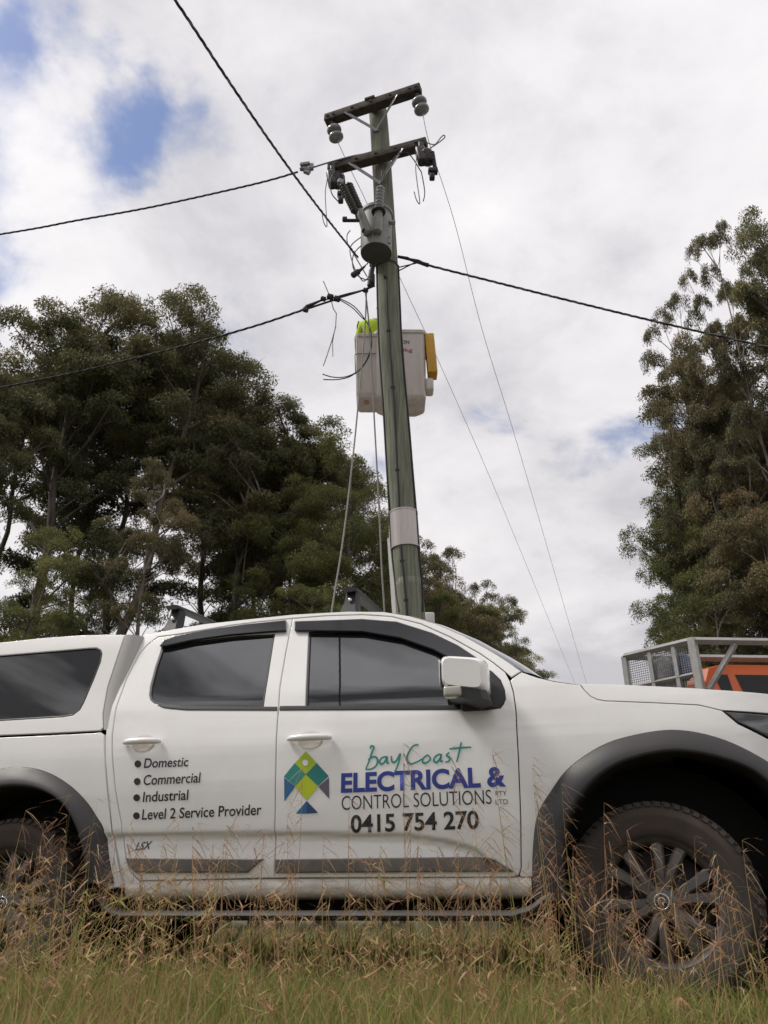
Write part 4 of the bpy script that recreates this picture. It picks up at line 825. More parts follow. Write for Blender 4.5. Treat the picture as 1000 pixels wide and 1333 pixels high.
def bucket_text(body, x1, x0, y, hpx, m):
    me, co = text_mesh(body, .01); A = P(x0, y, BY); Bq = P(x1, y, BY); sc = (Bq[0]-A[0])/(co[:, 0].max()-co[:, 0].min()); hh = P(x0, y-hpx, BY)[2]-A[2]
    w3 = np.stack([A[0]+(co[:, 0]-co[:, 0].min())*sc-bo.x, np.full(len(co), BY+.004-.0-bo.y)-.006, A[2]+co[:, 1]/.7*hh-bo.z], 1)
    # the wall leans with the taper; keep the letters a hair in front of it
    zlo, zhi = zbt+.04, P(520, 429.5, BY)[2]-.06; w3[:, 1] = BY+.022*(zhi-w3[:, 2])/(zhi-zlo)-.004-bo.y
    me.vertices.foreach_set('co', w3.ravel()); me.update(); me.materials.clear(); me.materials.append(m); link('lettering', me, bk)
bucket_text('CAUTION', 533, 502, 447.5, 4.6, M['d_black']); bucket_text('240kg', 537, 511, 457.5, 4.6, M['d_red'])
# boom, turret and the low truck that carries it
b = MB(); e0 = Vector(P(513, 530, 9.5))-bo; e1 = Vector(P(517, 700, 9.5))-bo; e2 = Vector(P(524, 800, 9.7))-bo; e3 = Vector((.15, .1, 1.7))
b.tube([e0+Vector((0, -.1, .35)), e0, e0+Vector((0, .1, -.1))], .09, 12); b.tube([e0, e1], [.09, .105], 4, True, False); b.tube([e1, e2, e3], [.13, .13, .15], 4, True, False); b.build('boom', M['truckw'], bt)
b = MB(); b.tube([(.15, .1, 1.1), (.15, .1, 1.75)], .32, 20); b.box((.15, .1, 1.78), (.6, .5, .12), None, .03); b.build('turret', M['truckw'], bt, 40)
b = MB(); q = Vector(P(558.5, 806, 9.6))-bo; b.box(q+Vector((0, 0, -.08)), (.125, .3, .25), None, .02); b.tube([q+Vector((0, 0, -.2)), (q.x, .1, 1.7)], .04, 8); b.build('control_pedestal', M['truckw'], bt, 30)
b = MB(); b.box((0, 0, 1.02), (4.6, 1.9, .12), None, .02); b.box((0, -.93, .86), (4.5, .06, .30), None, .02); b.box((0, .93, .86), (4.5, .06, .30), None, .02); b.box((0, 0, .8), (5.8, .8, .2)); b.build('tray', M['truckw'], bt, 30)
b = MB(); rows = []
for x, hz in ((-2.45, .62), (-2.5, .9), (-2.9, 1.45), (-3.2, 1.5), (-3.9, 1.48), (-4.25, .98), (-4.32, .62)): rows.append([(x, y*k, .35+z*hz) for y, z, k in ((-.95, .3, 1), (-.98, .6, 1), (-.9, 1.0, .92), (.9, 1.0, .92), (.98, .6, 1), (.95, .3, 1))])
b.grid(rows, False); b.build('truck_cab', M['truckw'], bt, 30)
for x in (-3.5, 1.5):
    for s in (-1, 1):
        b = MB(); b.lathe([(0, -.1), (.2, -.1), (.36, -.11), (.40, -.07), (.40, .07), (.36, .11), (.2, .1), (.18, .05), (0, .05)], 28, Matrix.Translation((x, s*.8, .40)) @ Matrix.Rotation(R(-90*s), 4, 'X')); b.build('wheel', M['tyre'], bt, 40)
# worker in the bucket
def skin_body(name, joints, bones, m, par, sub=2):
    me = bpy.data.meshes.new(name); me.from_pydata([j[0] for j in joints], bones, []); o = link(name, me, par); md = o.modifiers.new('skin', 'SKIN'); 
    sv = me.skin_vertices[0].data if me.skin_vertices else None
    if sv is None:
        bm = bmesh.new(); bm.from_mesh(me); bm.verts.layers.skin.verify(); bm.to_mesh(me); bm.free(); sv = me.skin_vertices[0].data
    for i, j in enumerate(joints): sv[i].radius = (j[1], j[2] if len(j) > 2 else j[1])
    sv[0].use_root = True; md.use_smooth_shade = True; s2 = o.modifiers.new('subdivision', 'SUBSURF'); s2.levels = sub; s2.render_levels = sub; me.materials.append(m); return o
wp = P(489, 430, BY+.36); wz = P(520, 430, BY)[2]-1.08; wo = np.array([wp[0]+.0, BY+.26, wz])
wk = thing('person', 'person in a lime hi-vis shirt stooping inside the raised bucket', 'person', tuple(wo))
sh = 1.36                      # shoulder height above the floor
J = [((0, .02, .80), .15, .11), ((0, -.01, 1.02), .14, .10), ((.0, -.08, 1.26), .17, .11), ((.09, -.15, 1.34), .06), ((.14, -.21, 1.38), .085), ((.165, -.24, 1.46), .095), ((.17, -.24, 1.54), .07),
     ((-.19, -.06, 1.33), .065), ((-.25, .02, 1.08), .05), ((-.14, -.06, .86), .04), ((-.10, -.10, .80), .045), ((.20, -.08, 1.32), .065), ((.27, .0, 1.06), .05), ((.16, -.06, .86), .04), ((.12, -.10, .80), .045),
     ((-.10, 0, .62), .09), ((-.11, -.03, .36), .065), ((-.11, .03, .06), .045), ((-.11, -.12, .03), .045), ((.10, 0, .62), .09), ((.11, -.03, .36), .065), ((.11, .03, .06), .045), ((.11, -.12, .03), .045)]
Bn = [(0, 1), (1, 2), (2, 3), (3, 4), (4, 5), (5, 6), (2, 7), (7, 8), (8, 9), (9, 10), (2, 11), (11, 12), (12, 13), (13, 14), (0, 15), (15, 16), (16, 17), (17, 18), (0, 19), (19, 20), (20, 21), (21, 22)]
skin_body('body', J, Bn, M['skin'], wk)
gr = lambda i, k=1.22: (J[i][0], J[i][1]*k, (J[i][2] if len(J[i]) > 2 else J[i][1])*k)
skin_body('hi_vis_shirt', [gr(1), gr(2), gr(7), gr(8), gr(11), gr(12), (J[0][0], .17, .13), ((.05, -.12, 1.33), .085)], [(0, 1), (1, 2), (2, 3), (1, 4), (4, 5), (0, 6), (1, 7)], M['hivis'], wk)
skin_body('trousers', [gr(0), gr(15), gr(16), (J[17][0], .06), gr(19), gr(20), (J[21][0], .06)], [(0, 1), (1, 2), (2, 3), (0, 4), (4, 5), (5, 6)], M['navy'], wk)
b = MB(); b.lathe([(.155, -.01), (.15, .0), (.125, .005), (.122, .05), (.10, .10), (.055, .135), (0, .145)], 24, Matrix.Translation((.168, -.24, 1.50)) @ Matrix.Rotation(R(18), 4, 'X')); b.build('safety_helmet', M['helmet'], wk, 40)

# ------------------------------------------------------------------ orange tray truck with a meshed aluminium rack
ot = thing('tray_truck', 'orange double cab truck with an aluminium mesh sided rack behind the white bonnet', 'truck', tuple(P(900, 880, 7.6)[:2])+(0,)); oo = Vector(ot.location)
n0 = P(901, 834, 7.15); zr = n0[2]; f0 = Pz(813, 855, zr); f1 = Pz(1002, 835.5, zr); f1 = f1 + (f1-n0)*1.2
d1 = (Vector(f0)-Vector(n0)); d2 = (Vector(f1)-Vector(n0)); L1 = d1.length; L2 = d2.length; d1.normalize(); d2.normalize()
def rk(a, c, dz): return Vector(n0)+d1*a+d2*c+Vector((0, 0, dz))-oo
def beam(b, p, q, w): b.tube([p, q], w*.7071, 4, True, False)
b = MB(); beam(b, rk(0, 0, 0), rk(L1, 0, 0), .05); beam(b, rk(0, 0, .0), rk(0, L2, 0), .05)
beam(b, rk(0, 0, .02), rk(0, 0, -1.7), .065); beam(b, rk(L1, 0, .0), rk(L1, 0, -1.7), .05); beam(b, rk(0, L2, 0), rk(0, L2, -1.7), .06)
beam(b, rk(0, .07, -.46), rk(0, .40, -.03), .04); beam(b, rk(L1, 0, 0), rk(L1, L2, 0), .05); beam(b, rk(0, L2, 0), rk(L1, L2, 0), .05); beam(b, rk(L1, L2, 0), rk(L1, L2, -1.7), .05)
for dz in (-.31, -.62, -.95, -1.3): beam(b, rk(0, 0, dz), rk(L1, 0, dz), .032)
for f in (.27, .62): beam(b, rk(L1*f, 0, 0), rk(L1*f, 0, -1.6), .036)
b.build('rack_frame', M['alloy'], ot)
b = MB()
for k in range(1, int(L1/.022)): beam(b, rk(k*.022, .015, 0), rk(k*.022, .015, -1.5), .0042)
for k in range(1, 68): beam(b, rk(0, .018, -k*.022), rk(L1, .018, -k*.022), .0042)
b.build('mesh_panel', M['galv'], ot)
# tray, cab
b = MB(); rm = Matrix((d2, d2.cross(Vector((0, 0, 1))), Vector((0, 0, 1)))).transposed(); nn = d1
yaw_t = rm
def tb(c, a, dz): return rk(a, c, dz)
b.grid([[rk(a, c, -1.62) for c in (-.05, L2)] for a in (-.05, L1+.05)], False); b.grid([[rk(a, c, -1.75) for c in (-.05, L2)] for a in (-.05, L1+.05)][::-1], False)
for a in (-.05, L1+.05): b.grid([[rk(a, c, dz) for c in (-.05, L2)] for dz in (-1.4, -1.8)], False)
b.build('tray', M['alloy'], ot)
C0 = .42
zc_ = lambda y: y
top = P(960, 861, 7.75)[2]-zr-.12
def cabp(c, a, z): return rk(a, c, z)
b = MB(); secs = []
for c, t_ in ((C0, top-.16), (C0+.05, top-.04), (C0+.18, top), (C0+1.5, top), (C0+1.7, top-.05), (C0+2.15, top-.75), (C0+3.0, top-.82), (C0+3.05, top-1.3)):
    secs.append([cabp(c, a, z) for a, z in ((.30, -2.0), (.22, -1.3), (.24, -.95), (.36, t_), (L1-.36+.2, t_), (L1-.04, -.95), (L1-.02, -1.3), (L1-.1, -2.0))])
b.grid(secs, False); k = 8; b.add(secs[0], [tuple(range(k))]); b.add(secs[-1], [tuple(reversed(range(k)))]); b.build('cab', M['orange'], ot, 30)
b = MB()
for c0, c1 in ((C0+.10, C0+.20), (C0+.30, C0+1.15)):
    f = lambda c, z: cabp(c, .24+(z+.95)/(top+.95)*.12-.006, z); b.add([f(c0+.06, -.90), f(c1, -.90), f(c1, top-.10), f(c0-.03, top-.10)], [(0, 1, 2, 3)])
b.build('cab_window', M['rubber'], ot)
b = MB(); b.lathe([(.10, -.05), (.16, -.06), (.18, -.04), (.18, .04), (.16, .06), (.10, .05)], 24, Matrix.Translation(rk(.24, .16, -.60)) @ Matrix(rm).to_4x4() @ Matrix.Rotation(R(90), 4, 'Y')); b.lathe([(0, .02), (.10, .03)], 24, Matrix.Translation(rk(.24, .16, -.60)) @ Matrix(rm).to_4x4() @ Matrix.Rotation(R(90), 4, 'Y')); b.build('hose_reel', M['trim'], ot, 40)
for c in (-.0+.55, C0+2.4):
    for a in (.18, L1-.15):
        b = MB(); q = rk(a, c, 0); b.lathe([(0, -.09), (.2, -.09), (.34, -.1), (.38, -.06), (.38, .06), (.34, .1), (.2, .09), (0, .07)], 24, Matrix.Translation((q.x, q.y, .38)) @ Matrix(rm).to_4x4() @ Matrix.Rotation(R(90), 4, 'X')); b.build('wheel', M['tyre'], ot, 40)
def lump(name, label, cat, c, d, m, seed):
    b = MB(); rnd = random.Random(seed); bm = bmesh.new(); bmesh.ops.create_icosphere(bm, subdivisions=3, radius=1)
    ph = [rnd.uniform(0, 6) for _ in range(6)]
    for v in bm.verts:
        k = 1+.14*math.sin(3*v.co.x+ph[0])+.12*math.sin(4*v.co.y+ph[1])+.1*math.sin(5*v.co.z+ph[2]+2*v.co.x); p = v.co*k; q = max(abs(p.x), abs(p.y), abs(p.z)); p = p*(.55+.45/q if q > .8 else 1)
        v.co = Vector((p.x*d[0]/2, p.y*d[1]/2, p.z*d[2]/2))
    bm.verts.index_update(); b.add([v.co for v in bm.verts], [[v.index for v in f.verts] for f in bm.faces], True); bm.free(); o = b.build(name, m); o.location = Vector(c)+oo; return tag(o, label, cat)
lump('work_bag', 'pale sack of gear on the rack behind the mesh, left of the blue container', 'bag', rk(L1*.72, .16, -.22), (.22, .20, .32), M['bag'], 1)
lump('work_bag', 'low pale sack behind the lower row of the mesh at its far end', 'bag', rk(L1*.80, .16, -.52), (.30, .22, .24), M['bag'], 2)
lump('container', 'blue plastic container stowed behind the middle of the mesh rack', 'container', rk(L1*.42, .15, -.20), (.20, .18, .24), M['bluep'], 3)

# ------------------------------------------------------------------ trees
def leaves_mesh(name, cen, axis, side, L, Wd, tint, m):
    n = len(cen); L = L[:, None]; Wd = Wd[:, None]
    v = np.empty((n, 4, 3)); v[:, 0] = cen; v[:, 1] = cen+axis*L*.5+side*Wd; v[:, 2] = cen+axis*L; v[:, 3] = cen+axis*L*.5-side*Wd
    me = bpy.data.meshes.new(name); me.vertices.add(4*n); me.vertices.foreach_set('co', v.ravel()); me.loops.add(4*n); me.loops.foreach_set('vertex_index', np.arange(4*n, dtype=np.int32))
    me.polygons.add(n); me.polygons.foreach_set('loop_start', np.arange(0, 4*n, 4, dtype=np.int32)); me.update()
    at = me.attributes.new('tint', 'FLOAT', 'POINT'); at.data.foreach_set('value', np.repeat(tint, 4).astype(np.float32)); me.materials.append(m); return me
def unit(a): return a/np.maximum(np.linalg.norm(a, axis=1, keepdims=True), 1e-9)
def make_tree(seed, H, tr, env, nc, cr, nleaf, lsz, lift=.9, low=0, gum=True):
    """trunk, ascending limbs and leaf clumps filling an uneven dome; env = (z of the widest level, radius, reach up, reach down)"""
    rg = np.random.default_rng(seed); b = MB(); zc, rx, up, dn = env
    k = 10; z1 = min(zc+up*.55, H*.93); lean = rg.normal(0, .25, 2); tp = [np.array((0., 0., 0.))]
    for i in range(1, k+1): f = i/k; tp.append(np.array((lean[0]*f*f+rg.normal(0, .05), lean[1]*f*f+rg.normal(0, .05), z1*f)))
    tp = [np.array(p) for p in smooth_path(tp, 3)]; b.tube(tp, list(np.linspace(tr*1.2, tr*.9, 6))+list(np.linspace(tr*.9, tr*.22, len(tp)-6)), 10, False); T = np.array(tp)
    # clump centres on the shell of the dome, a few inside, a lobed outline
    C_ = []; ph = rg.uniform(0, 6.28, 3)
    for i in range(nc):
        u = rg.normal(size=3); u /= np.linalg.norm(u)
        if u[2] < 0 and rg.random() < .45: u[2] = -u[2]
        a = math.atan2(u[1], u[0]); lob = 1+.16*math.sin(2*a+ph[0])+.12*math.sin(3*a+ph[1]+3*u[2]); r = lob*(rg.uniform(.70, .98) if rg.random() < .75 else rg.uniform(.25, .6))
        C_.append(np.array((u[0]*rx*r, u[1]*rx*r, zc+(up if u[2] > 0 else dn)*u[2]*r)) + np.array((np.interp(zc, T[:, 2], T[:, 0]), np.interp(zc, T[:, 2], T[:, 1]), 0)))
    for i in range(low): a = rg.uniform(0, 6.28); r = rx*rg.uniform(.2, .7); C_.append(np.array((r*math.cos(a), r*math.sin(a), rg.uniform(.18, .95)*(zc-dn*.7))))
    C_ = np.array(C_); C_[:, 2] = np.clip(C_[:, 2], .25, H-.32*cr)
    # main limbs reach a spread of clumps, the rest branch off the nearest limb
    nm = max(5, nc//8); order = rg.permutation(len(C_)); limbs = []
    for q, idx in enumerate(order):
        c = C_[idx]; src = T if q < nm else np.concatenate([T, *[l[2:] for l in limbs[:nm]]])
        d = np.linalg.norm(src[:, :2]-c[:2], axis=1); ok = src[:, 2] < c[2]-lift*d*.8; cost = np.linalg.norm(src-c, axis=1)+np.where(ok, 0, 50); p = src[np.argmin(cost)]
        if cost.min() > 40: p = np.array((np.interp(c[2]*.8, T[:, 2], T[:, 0]), np.interp(c[2]*.8, T[:, 2], T[:, 1]), c[2]*.8))
        m1 = p+(c-p)*.45+np.array((0, 0, .10*np.linalg.norm(c-p)*(1 if q % 2 else -.3)))+rg.normal(0, .06, 3); pts = [np.array(t) for t in smooth_path([p, m1, c], 4)]
        r0 = tr*(.36 if q < nm else .17)*min(1, .5+np.linalg.norm(c-p)/2); b.tube(pts, np.linspace(r0, r0*.35, len(pts)), 6, False); limbs.append(np.array(pts))
        for t in range(4):
            e = c+rg.normal(size=3)*np.array((cr, cr, cr*.5))*.38; b.tube([pts[-3], (pts[-3]+e)/2+rg.normal(0, .03, 3), e], [r0*.3, r0*.22, r0*.1], 4, False)
    ax_, sd, ce, Ls, Ws, ti = [], [], [], [], [], []; per = nleaf/len(C_)
    for c in C_:
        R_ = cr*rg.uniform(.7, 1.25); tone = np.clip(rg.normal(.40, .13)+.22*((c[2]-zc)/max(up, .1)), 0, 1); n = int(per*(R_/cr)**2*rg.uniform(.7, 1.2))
        ns = 9; su = unit(rg.normal(size=(ns, 3))); su[:, 2] = np.abs(su[:, 2])*.8-.25; so_ = su*np.array((R_, R_, R_*.64))*.74; w = rg.integers(0, ns, n)
        g_ = unit(rg.normal(size=(n, 3)))*(rg.random((n, 1))**.45); q = so_[w]+g_*np.array((R_*.38, R_*.38, R_*.28)); q[:, 2] -= .25*np.maximum(np.hypot(q[:, 0], q[:, 1])-R_*.5, 0)
        keep = rg.random(n) < np.clip(.55+.7*g_[:, 2]+.25*rg.random(n), .25, 1)
        q = q[keep]; g_ = g_[keep]; n = len(q); ce.append(q+c)
        a = unit(g_*.5+rg.normal(0, .6, (n, 3))+np.array((0, 0, -.6 if gum else .15))); ax_.append(a); sd.append(unit(np.cross(a, rg.normal(size=(n, 3)))))
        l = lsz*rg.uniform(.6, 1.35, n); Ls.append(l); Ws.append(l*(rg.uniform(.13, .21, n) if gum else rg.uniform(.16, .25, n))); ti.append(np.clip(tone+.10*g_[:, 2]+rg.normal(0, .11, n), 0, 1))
    return b, (np.concatenate(ce), np.concatenate(ax_), np.concatenate(sd), np.concatenate(Ls), np.concatenate(Ws), np.concatenate(ti))
def tree_proto(kind, m, bark, **k):
    tm, lv = make_tree(**k); e = bpy.data.objects.new(kind, None); COL.objects.link(e)
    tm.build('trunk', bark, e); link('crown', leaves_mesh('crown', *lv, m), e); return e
PROTO = {
 'tall': tree_proto('gum_tree', LEAF[0], M['bark'], seed=3, H=10, tr=.11, env=(7.7, 1.25, 2.3, 2.3), nc=58, cr=.50, nleaf=125000, lsz=.060, low=5),
 'wide': tree_proto('gum_tree', LEAF[0], M['bark'], seed=12, H=10, tr=.12, env=(7.5, 1.48, 2.5, 2.6), nc=64, cr=.51, nleaf=200000, lsz=.060, low=6),
 'pale': tree_proto('gum_tree', LEAF[2], M['barkp'], seed=23, H=10, tr=.09, env=(6.9, 1.25, 3.1, 3.2), nc=38, cr=.40, nleaf=85000, lsz=.058, low=4),
 'slim': tree_proto('gum_tree', LEAF[0], M['bark'], seed=31, H=10, tr=.07, env=(7.6, .85, 2.3, 2.6), nc=34, cr=.40, nleaf=80000, lsz=.060, low=5),
 'bush': tree_proto('wattle_tree', LEAF[1], M['bark'], seed=42, H=10, tr=.09, env=(5.8, 1.55, 4.1, 4.6), nc=92, cr=.50, nleaf=200000, lsz=.048, low=14, lift=.5, gum=False),
 'rust': tree_proto('gum_tree', LEAF[2], M['bark'], seed=52, H=10, tr=.11, env=(5.6, 1.30, 4.3, 4.6), nc=96, cr=.46, nleaf=200000, lsz=.058, low=12, lift=.6),
}
used = set(); SAMPLE = {}
def crown_points(pr):
    if pr.name not in SAMPLE:
        me = [c for c in pr.children if c.name.startswith('crown')][0].data; co = np.zeros(len(me.vertices)*3); me.vertices.foreach_get('co', co); SAMPLE[pr.name] = co.reshape(-1, 3)[::37]
    return SAMPLE[pr.name]
def project(p):
    d = p-CAMP; zc = d[:, 1]*math.cos(TH)+d[:, 2]*math.sin(TH); yc = -d[:, 1]*math.sin(TH)+d[:, 2]*math.cos(TH); return 500+F*d[:, 0]/zc, 666.5-F*yc/zc
def tree(kind, px, Y, py_top, label, group, wide=1.0, width=None):
    """a tree standing Y metres away whose crown is centred on column px and reaches row py_top; width (in the photo) sets its spread"""
    H = P(px, py_top, Y)[2]; pr = PROTO[kind]; co = crown_points(pr); rz = (sum(map(ord, label))*.37) % 6.28
    q = co @ np.array([[math.cos(rz), math.sin(rz), 0], [-math.sin(rz), math.cos(rz), 0], [0, 0, 1]]); s = H/10; x = P(px, py_top, Y)[0]; w = wide
    for _ in range(6):
        X, Yp = project(q*np.array((s*w, s*w, s))+np.array((x, Y, 0))); top = np.percentile(Yp, .6); up = Yp < top+(np.percentile(Yp, 60)-top)
        lo, hi = np.percentile(X[up], (4, 96)); zc = F/((np.percentile(X[up], 75)-np.percentile(X[up], 25))/max(1e-6, (np.percentile((q*s*w)[up, 0], 75)-np.percentile((q*s*w)[up, 0], 25))))
        x += (px-(lo+hi)/2)*zc/F; s *= P(px, py_top, Y)[2]/P(px, top, Y)[2]
        if width: w *= (width/(hi-lo))**.8
    if kind in used:
        e = pr.copy(); COL.objects.link(e)
        for ch in pr.children:
            c = ch.copy(); COL.objects.link(c); c.parent = e
    else: e = pr; used.add(kind)
    e.location = (x, Y, -.05); e.scale = (s*w, s*w, s); e.rotation_euler = (0, 0, rz); return tag(e, label, 'tree', group)
GL, GC, GR = 'trees in the wood on the left', 'trees along the far side of the road', 'trees on the right side of the road'
for a in [
 ('wide', 104, 24, 386, 'broad dark gum tree left of the tallest crown, its trunk rising over the rear door', .95, 165), ('tall', 253, 24, 381, 'tallest gum tree of the left wood, its crown leaning out over open sky', .92, 152),
 ('tall', -5, 22, 452, 'gum tree cut off by the left edge of the picture', 1.0, 130), ('wide', 378, 27, 518, 'round topped gum tree right of the tallest crown in the left wood', 1.05, 150),
 ('slim', 52, 27, 462, 'thin dark trunked gum tree behind the gap left of the broad crown', 1.2), ('slim', 182, 29, 440, 'thin gum tree filling the notch between the broad and the tallest crowns', 1.3),
 ('bush', 455, 24, 572, 'dense rounded tree close behind the left side of the power pole', .95, 120), ('pale', 306, 26, 540, 'pale trunked gum tree in the gap right of the tallest crown', 1.1),
 ('bush', 34, 17, 690, 'leafy dark understorey tree above the window of the white canopy', .9), ('slim', 345, 31, 560, 'thin gum tree behind the round topped crown', 1.3), ('slim', 275, 32, 500, 'slender gum tree deep in the left wood behind the tallest one', 1.4),
 ('pale', 200, 20, 600, 'small pale barked tree with forked limbs above the rear door', .9), ('bush', 372, 25, 632, 'bright green bushy crown left of the hanging ropes', .95), ('slim', 118, 29, 520, 'slender dark trunk in the shade under the broad double domed crown', 1.3),
 ('bush', 398, 20, 765, 'low green shrubby tree above the roof between the two rack bars', .9), ('slim', 428, 30, 580, 'thin leaning gum tree behind the hanging ropes', 1.2), ('rust', 500, 32, 630, 'gum tree with rusty leaf tips directly behind the power pole', .8),
 ('tall', 330, 35, 600, 'far gum tree low behind the round topped crown', 1.2), ('bush', 110, 25, 700, 'dim bushy tree at the foot of the broad crown', .9), ('bush', 270, 28, 765, 'dim bushy tree at the foot of the tallest crown', 1.0),
]: tree(*a[:5], GL, *a[5:])
for a in [
 ('rust', 556, 37, 722, 'brown tinged gum tree just right of the power pole base', .9), ('rust', 598, 41, 718, 'open crowned gum tree making the peak right of the power pole', .8), ('bush', 574, 28, 772, 'bright olive bushy tree low beside the power pole', .85),
 ('rust', 632, 47, 762, 'gum tree on the falling treeline above the windscreen', .85), ('bush', 652, 56, 790, 'rounded tree lower on the falling treeline, over the door mirror', .9), ('rust', 664, 66, 826, 'small far tree near the end of the falling treeline', .9), ('bush', 684, 82, 858, 'smallest and farthest tree where the treeline meets the bonnet', 1.1), ('bush', 615, 40, 792, 'dense dark tree filling the treeline above the mirror', 1.0), ('rust', 585, 34, 738, 'broad brown gum tree filling the treeline beside the pole', 1.1), ('bush', 638, 45, 792, 'dark rounded tree halfway down the falling treeline', 1.2), ('bush', 530, 36, 770, 'dark tree showing either side of the pole base', 1.0),
]: tree(*a[:5], GC, *a[5:])
for a in [
 ('pale', 948, 20, 291, 'tall open gum tree with bare pale branches on the right', .72, 100), ('tall', 1022, 18, 284, 'tall gum tree cut off by the right edge of the picture', .9, 120), ('rust', 908, 21, 390, 'dense column of gum foliage forming the left edge of the right trees', .66, 112),
 ('rust', 990, 20, 600, 'reddish leaved gum tree low behind the aluminium rack', .9), ('bush', 904, 24, 570, 'dark green leafy tree behind the mesh rack', .72), ('bush', 945, 22, 690, 'low dense green tree behind the orange cab', .9), ('rust', 958, 23, 430, 'gum tree between the two tall right hand crowns', .75), ('pale', 1050, 22, 380, 'pale limbed gum tree half out of the picture on the right', .9), ('rust', 1005, 24, 480, 'brown leaved gum tree closing the right edge of the picture', 1.1), ('bush', 908, 26, 640, 'leafy green tree at the left foot of the right hand column of foliage', .7), ('rust', 925, 25, 500, 'shaded gum tree behind the column of foliage on the right', .9), ('bush', 906, 33, 700, 'far dark tree at the left foot of the right hand trees', .7)
]: tree(*a[:5], GR, *a[5:])

# ------------------------------------------------------------------ long grass of the verge (one mass nobody could count)
rg = np.random.default_rng(8); gv, gf, gt = [], [], []; cnt = 0
def ribbon(base, tip, bend, w, tint, seg=4):
    """flat tapering blades, vectorised"""
    global cnt
    n = len(base); t = np.linspace(0, 1, seg+1); d = tip-base; yaw = rg.uniform(0, math.pi, n); sd = np.stack([np.cos(yaw), np.sin(yaw)*.6, np.zeros(n)], 1)
    rows = []
    for k, f in enumerate(t):
        c = base+d*f + bend*(f*f)[..., None] if False else base+d*f+bend*f*f; ww = (w*(1-f**1.8)+.0003)[:, None]
        rows += [c-sd*ww, c+sd*ww]
    v = np.stack(rows, 1); idx = (np.arange(n)*2*(seg+1))[:, None, None]+cnt
    fb = np.array([[2*k, 2*k+1, 2*k+3, 2*k+2] for k in range(seg)])[None]
    gv.append(v.reshape(-1, 3)); gf.append((idx+fb).reshape(-1, 4)); gt.append(np.repeat(tint, 2*(seg+1))); cnt += n*2*(seg+1)
def patch(x, y): return .5+.5*np.sin(1.9*x+1.3*np.sin(2.3*y+.5))*np.sin(2.2*y+1.1*np.sin(1.7*x))
def under_ute(x, y):
    q = np.stack([x, y], 1)-ORG[:2]; u = q @ U3[:2]; v = q @ V3[:2]; return (np.abs(v) < .82) & (u > -4.3) & (u < .9)
def field(n, x0, x1, y0, y1, power=1.):
    y = y0+(y1-y0)*rg.random(n)**power; x = rg.uniform(x0, x1, n)*(.35+y/3.4*.75); return x, y
# short sward
n = 80000; x, y = field(n, -2.6, 2.6, 1.25, 5.4, .8); n = len(x)
h = rg.uniform(.04, .17, n)*(.55+1.0*patch(x*1.6, y*1.9)); h = np.minimum(h, .24); hmax = CAMH-.02-.0*y
ribbon(np.stack([x, y, np.zeros(n)], 1), np.stack([x+rg.normal(0, .03, n), y+rg.normal(0, .03, n), h], 1), np.stack([rg.normal(0, .04, n), rg.normal(0, .04, n), -.02*np.ones(n)], 1), rg.uniform(.0009, .0030, n), np.clip(rg.normal(.32, .19, n)+.5*(patch(x*2.3+2, y*2.6)-.5), 0, .88), 3)
n = 14000; x = rg.uniform(-6, 6, n); y = rg.uniform(5.2, 8.6, n); h = rg.uniform(.16, .36, n); ribbon(np.stack([x, y, np.zeros(n)], 1), np.stack([x+rg.normal(0, .1, n), y+rg.normal(0, .08, n), h], 1), np.stack([rg.normal(0, .1, n), rg.normal(0, .08, n), -.08*rg.random(n)], 1), rg.uniform(.003, .006, n), np.clip(rg.normal(.4, .2, n), 0, .9), 4)
# taller blades
n = 11500; x, y = field(n, -2.5, 2.5, 1.6, 6.2, .75); left = np.clip((.3-x)/2., 0, 1); k = (rg.random(n) < .35+.65*patch(x*1.3+1, y)*(.5+.5*left)); x, y = x[k], y[k]; left = left[k]; n = len(x)
h = rg.uniform(.12, .30, n)*(.72+.55*left); h = np.where((y > 3.3) & (y < 5.2), np.minimum(h, .20), h); ribbon(np.stack([x, y, np.zeros(n)], 1), np.stack([x+rg.normal(0, .08, n), y+rg.normal(0, .06, n), h], 1), np.stack([rg.normal(0, .09, n), rg.normal(0, .06, n), -.06*rg.random(n)], 1), rg.uniform(.0012, .0028, n), np.clip(rg.normal(.36, .2, n), 0, .95), 5)
# sparse nearer stalks
n = 700; y = rg.uniform(1.0, 1.9, n); x = rg.uniform(-.62, .62, n)*y; h = rg.uniform(.14, .30, n)*(.8+.35*np.clip((.3-x)/1., 0, 1)); ribbon(np.stack([x, y, np.zeros(n)], 1), np.stack([x+rg.normal(0, .05, n), y+rg.normal(0, .04, n), h], 1), np.stack([rg.normal(0, .07, n), rg.normal(0, .04, n), -.05*rg.random(n)], 1), rg.uniform(.0010, .0026, n), np.clip(rg.normal(.42, .25, n), 0, .95), 6)
# clumps of tall green blades, thickest on the left
for cx, cy, m_ in [(-1.45, 2.7, 60), (-1.25, 2.5, 50), (-1.62, 3.0, 50), (-.95, 2.7, 30), (-.5, 2.9, 25), (.35, 3.0, 30), (.62, 2.8, 35), (.2, 2.6, 20), (.75, 3.05, 40), (1.35, 2.9, 25), (-1.1, 3.1, 45), (-.2, 3.0, 25)]:
    a = rg.normal(0, .06, (m_, 2)); hh = rg.uniform(.22, .47, m_)*(1.05 if cx < -.9 else .8); b0 = np.stack([cx+a[:, 0], cy+a[:, 1], np.zeros(m_)], 1)
    ribbon(b0, b0+np.stack([a[:, 0]*1.2+rg.normal(0, .04, m_), a[:, 1], hh], 1), np.stack([a[:, 0]*1.8+rg.normal(0, .08, m_), rg.normal(0, .05, m_), -.10*rg.random(m_)], 1), rg.uniform(.0014, .0034, m_), np.clip(rg.normal(.2, .16, m_), 0, .7), 7)
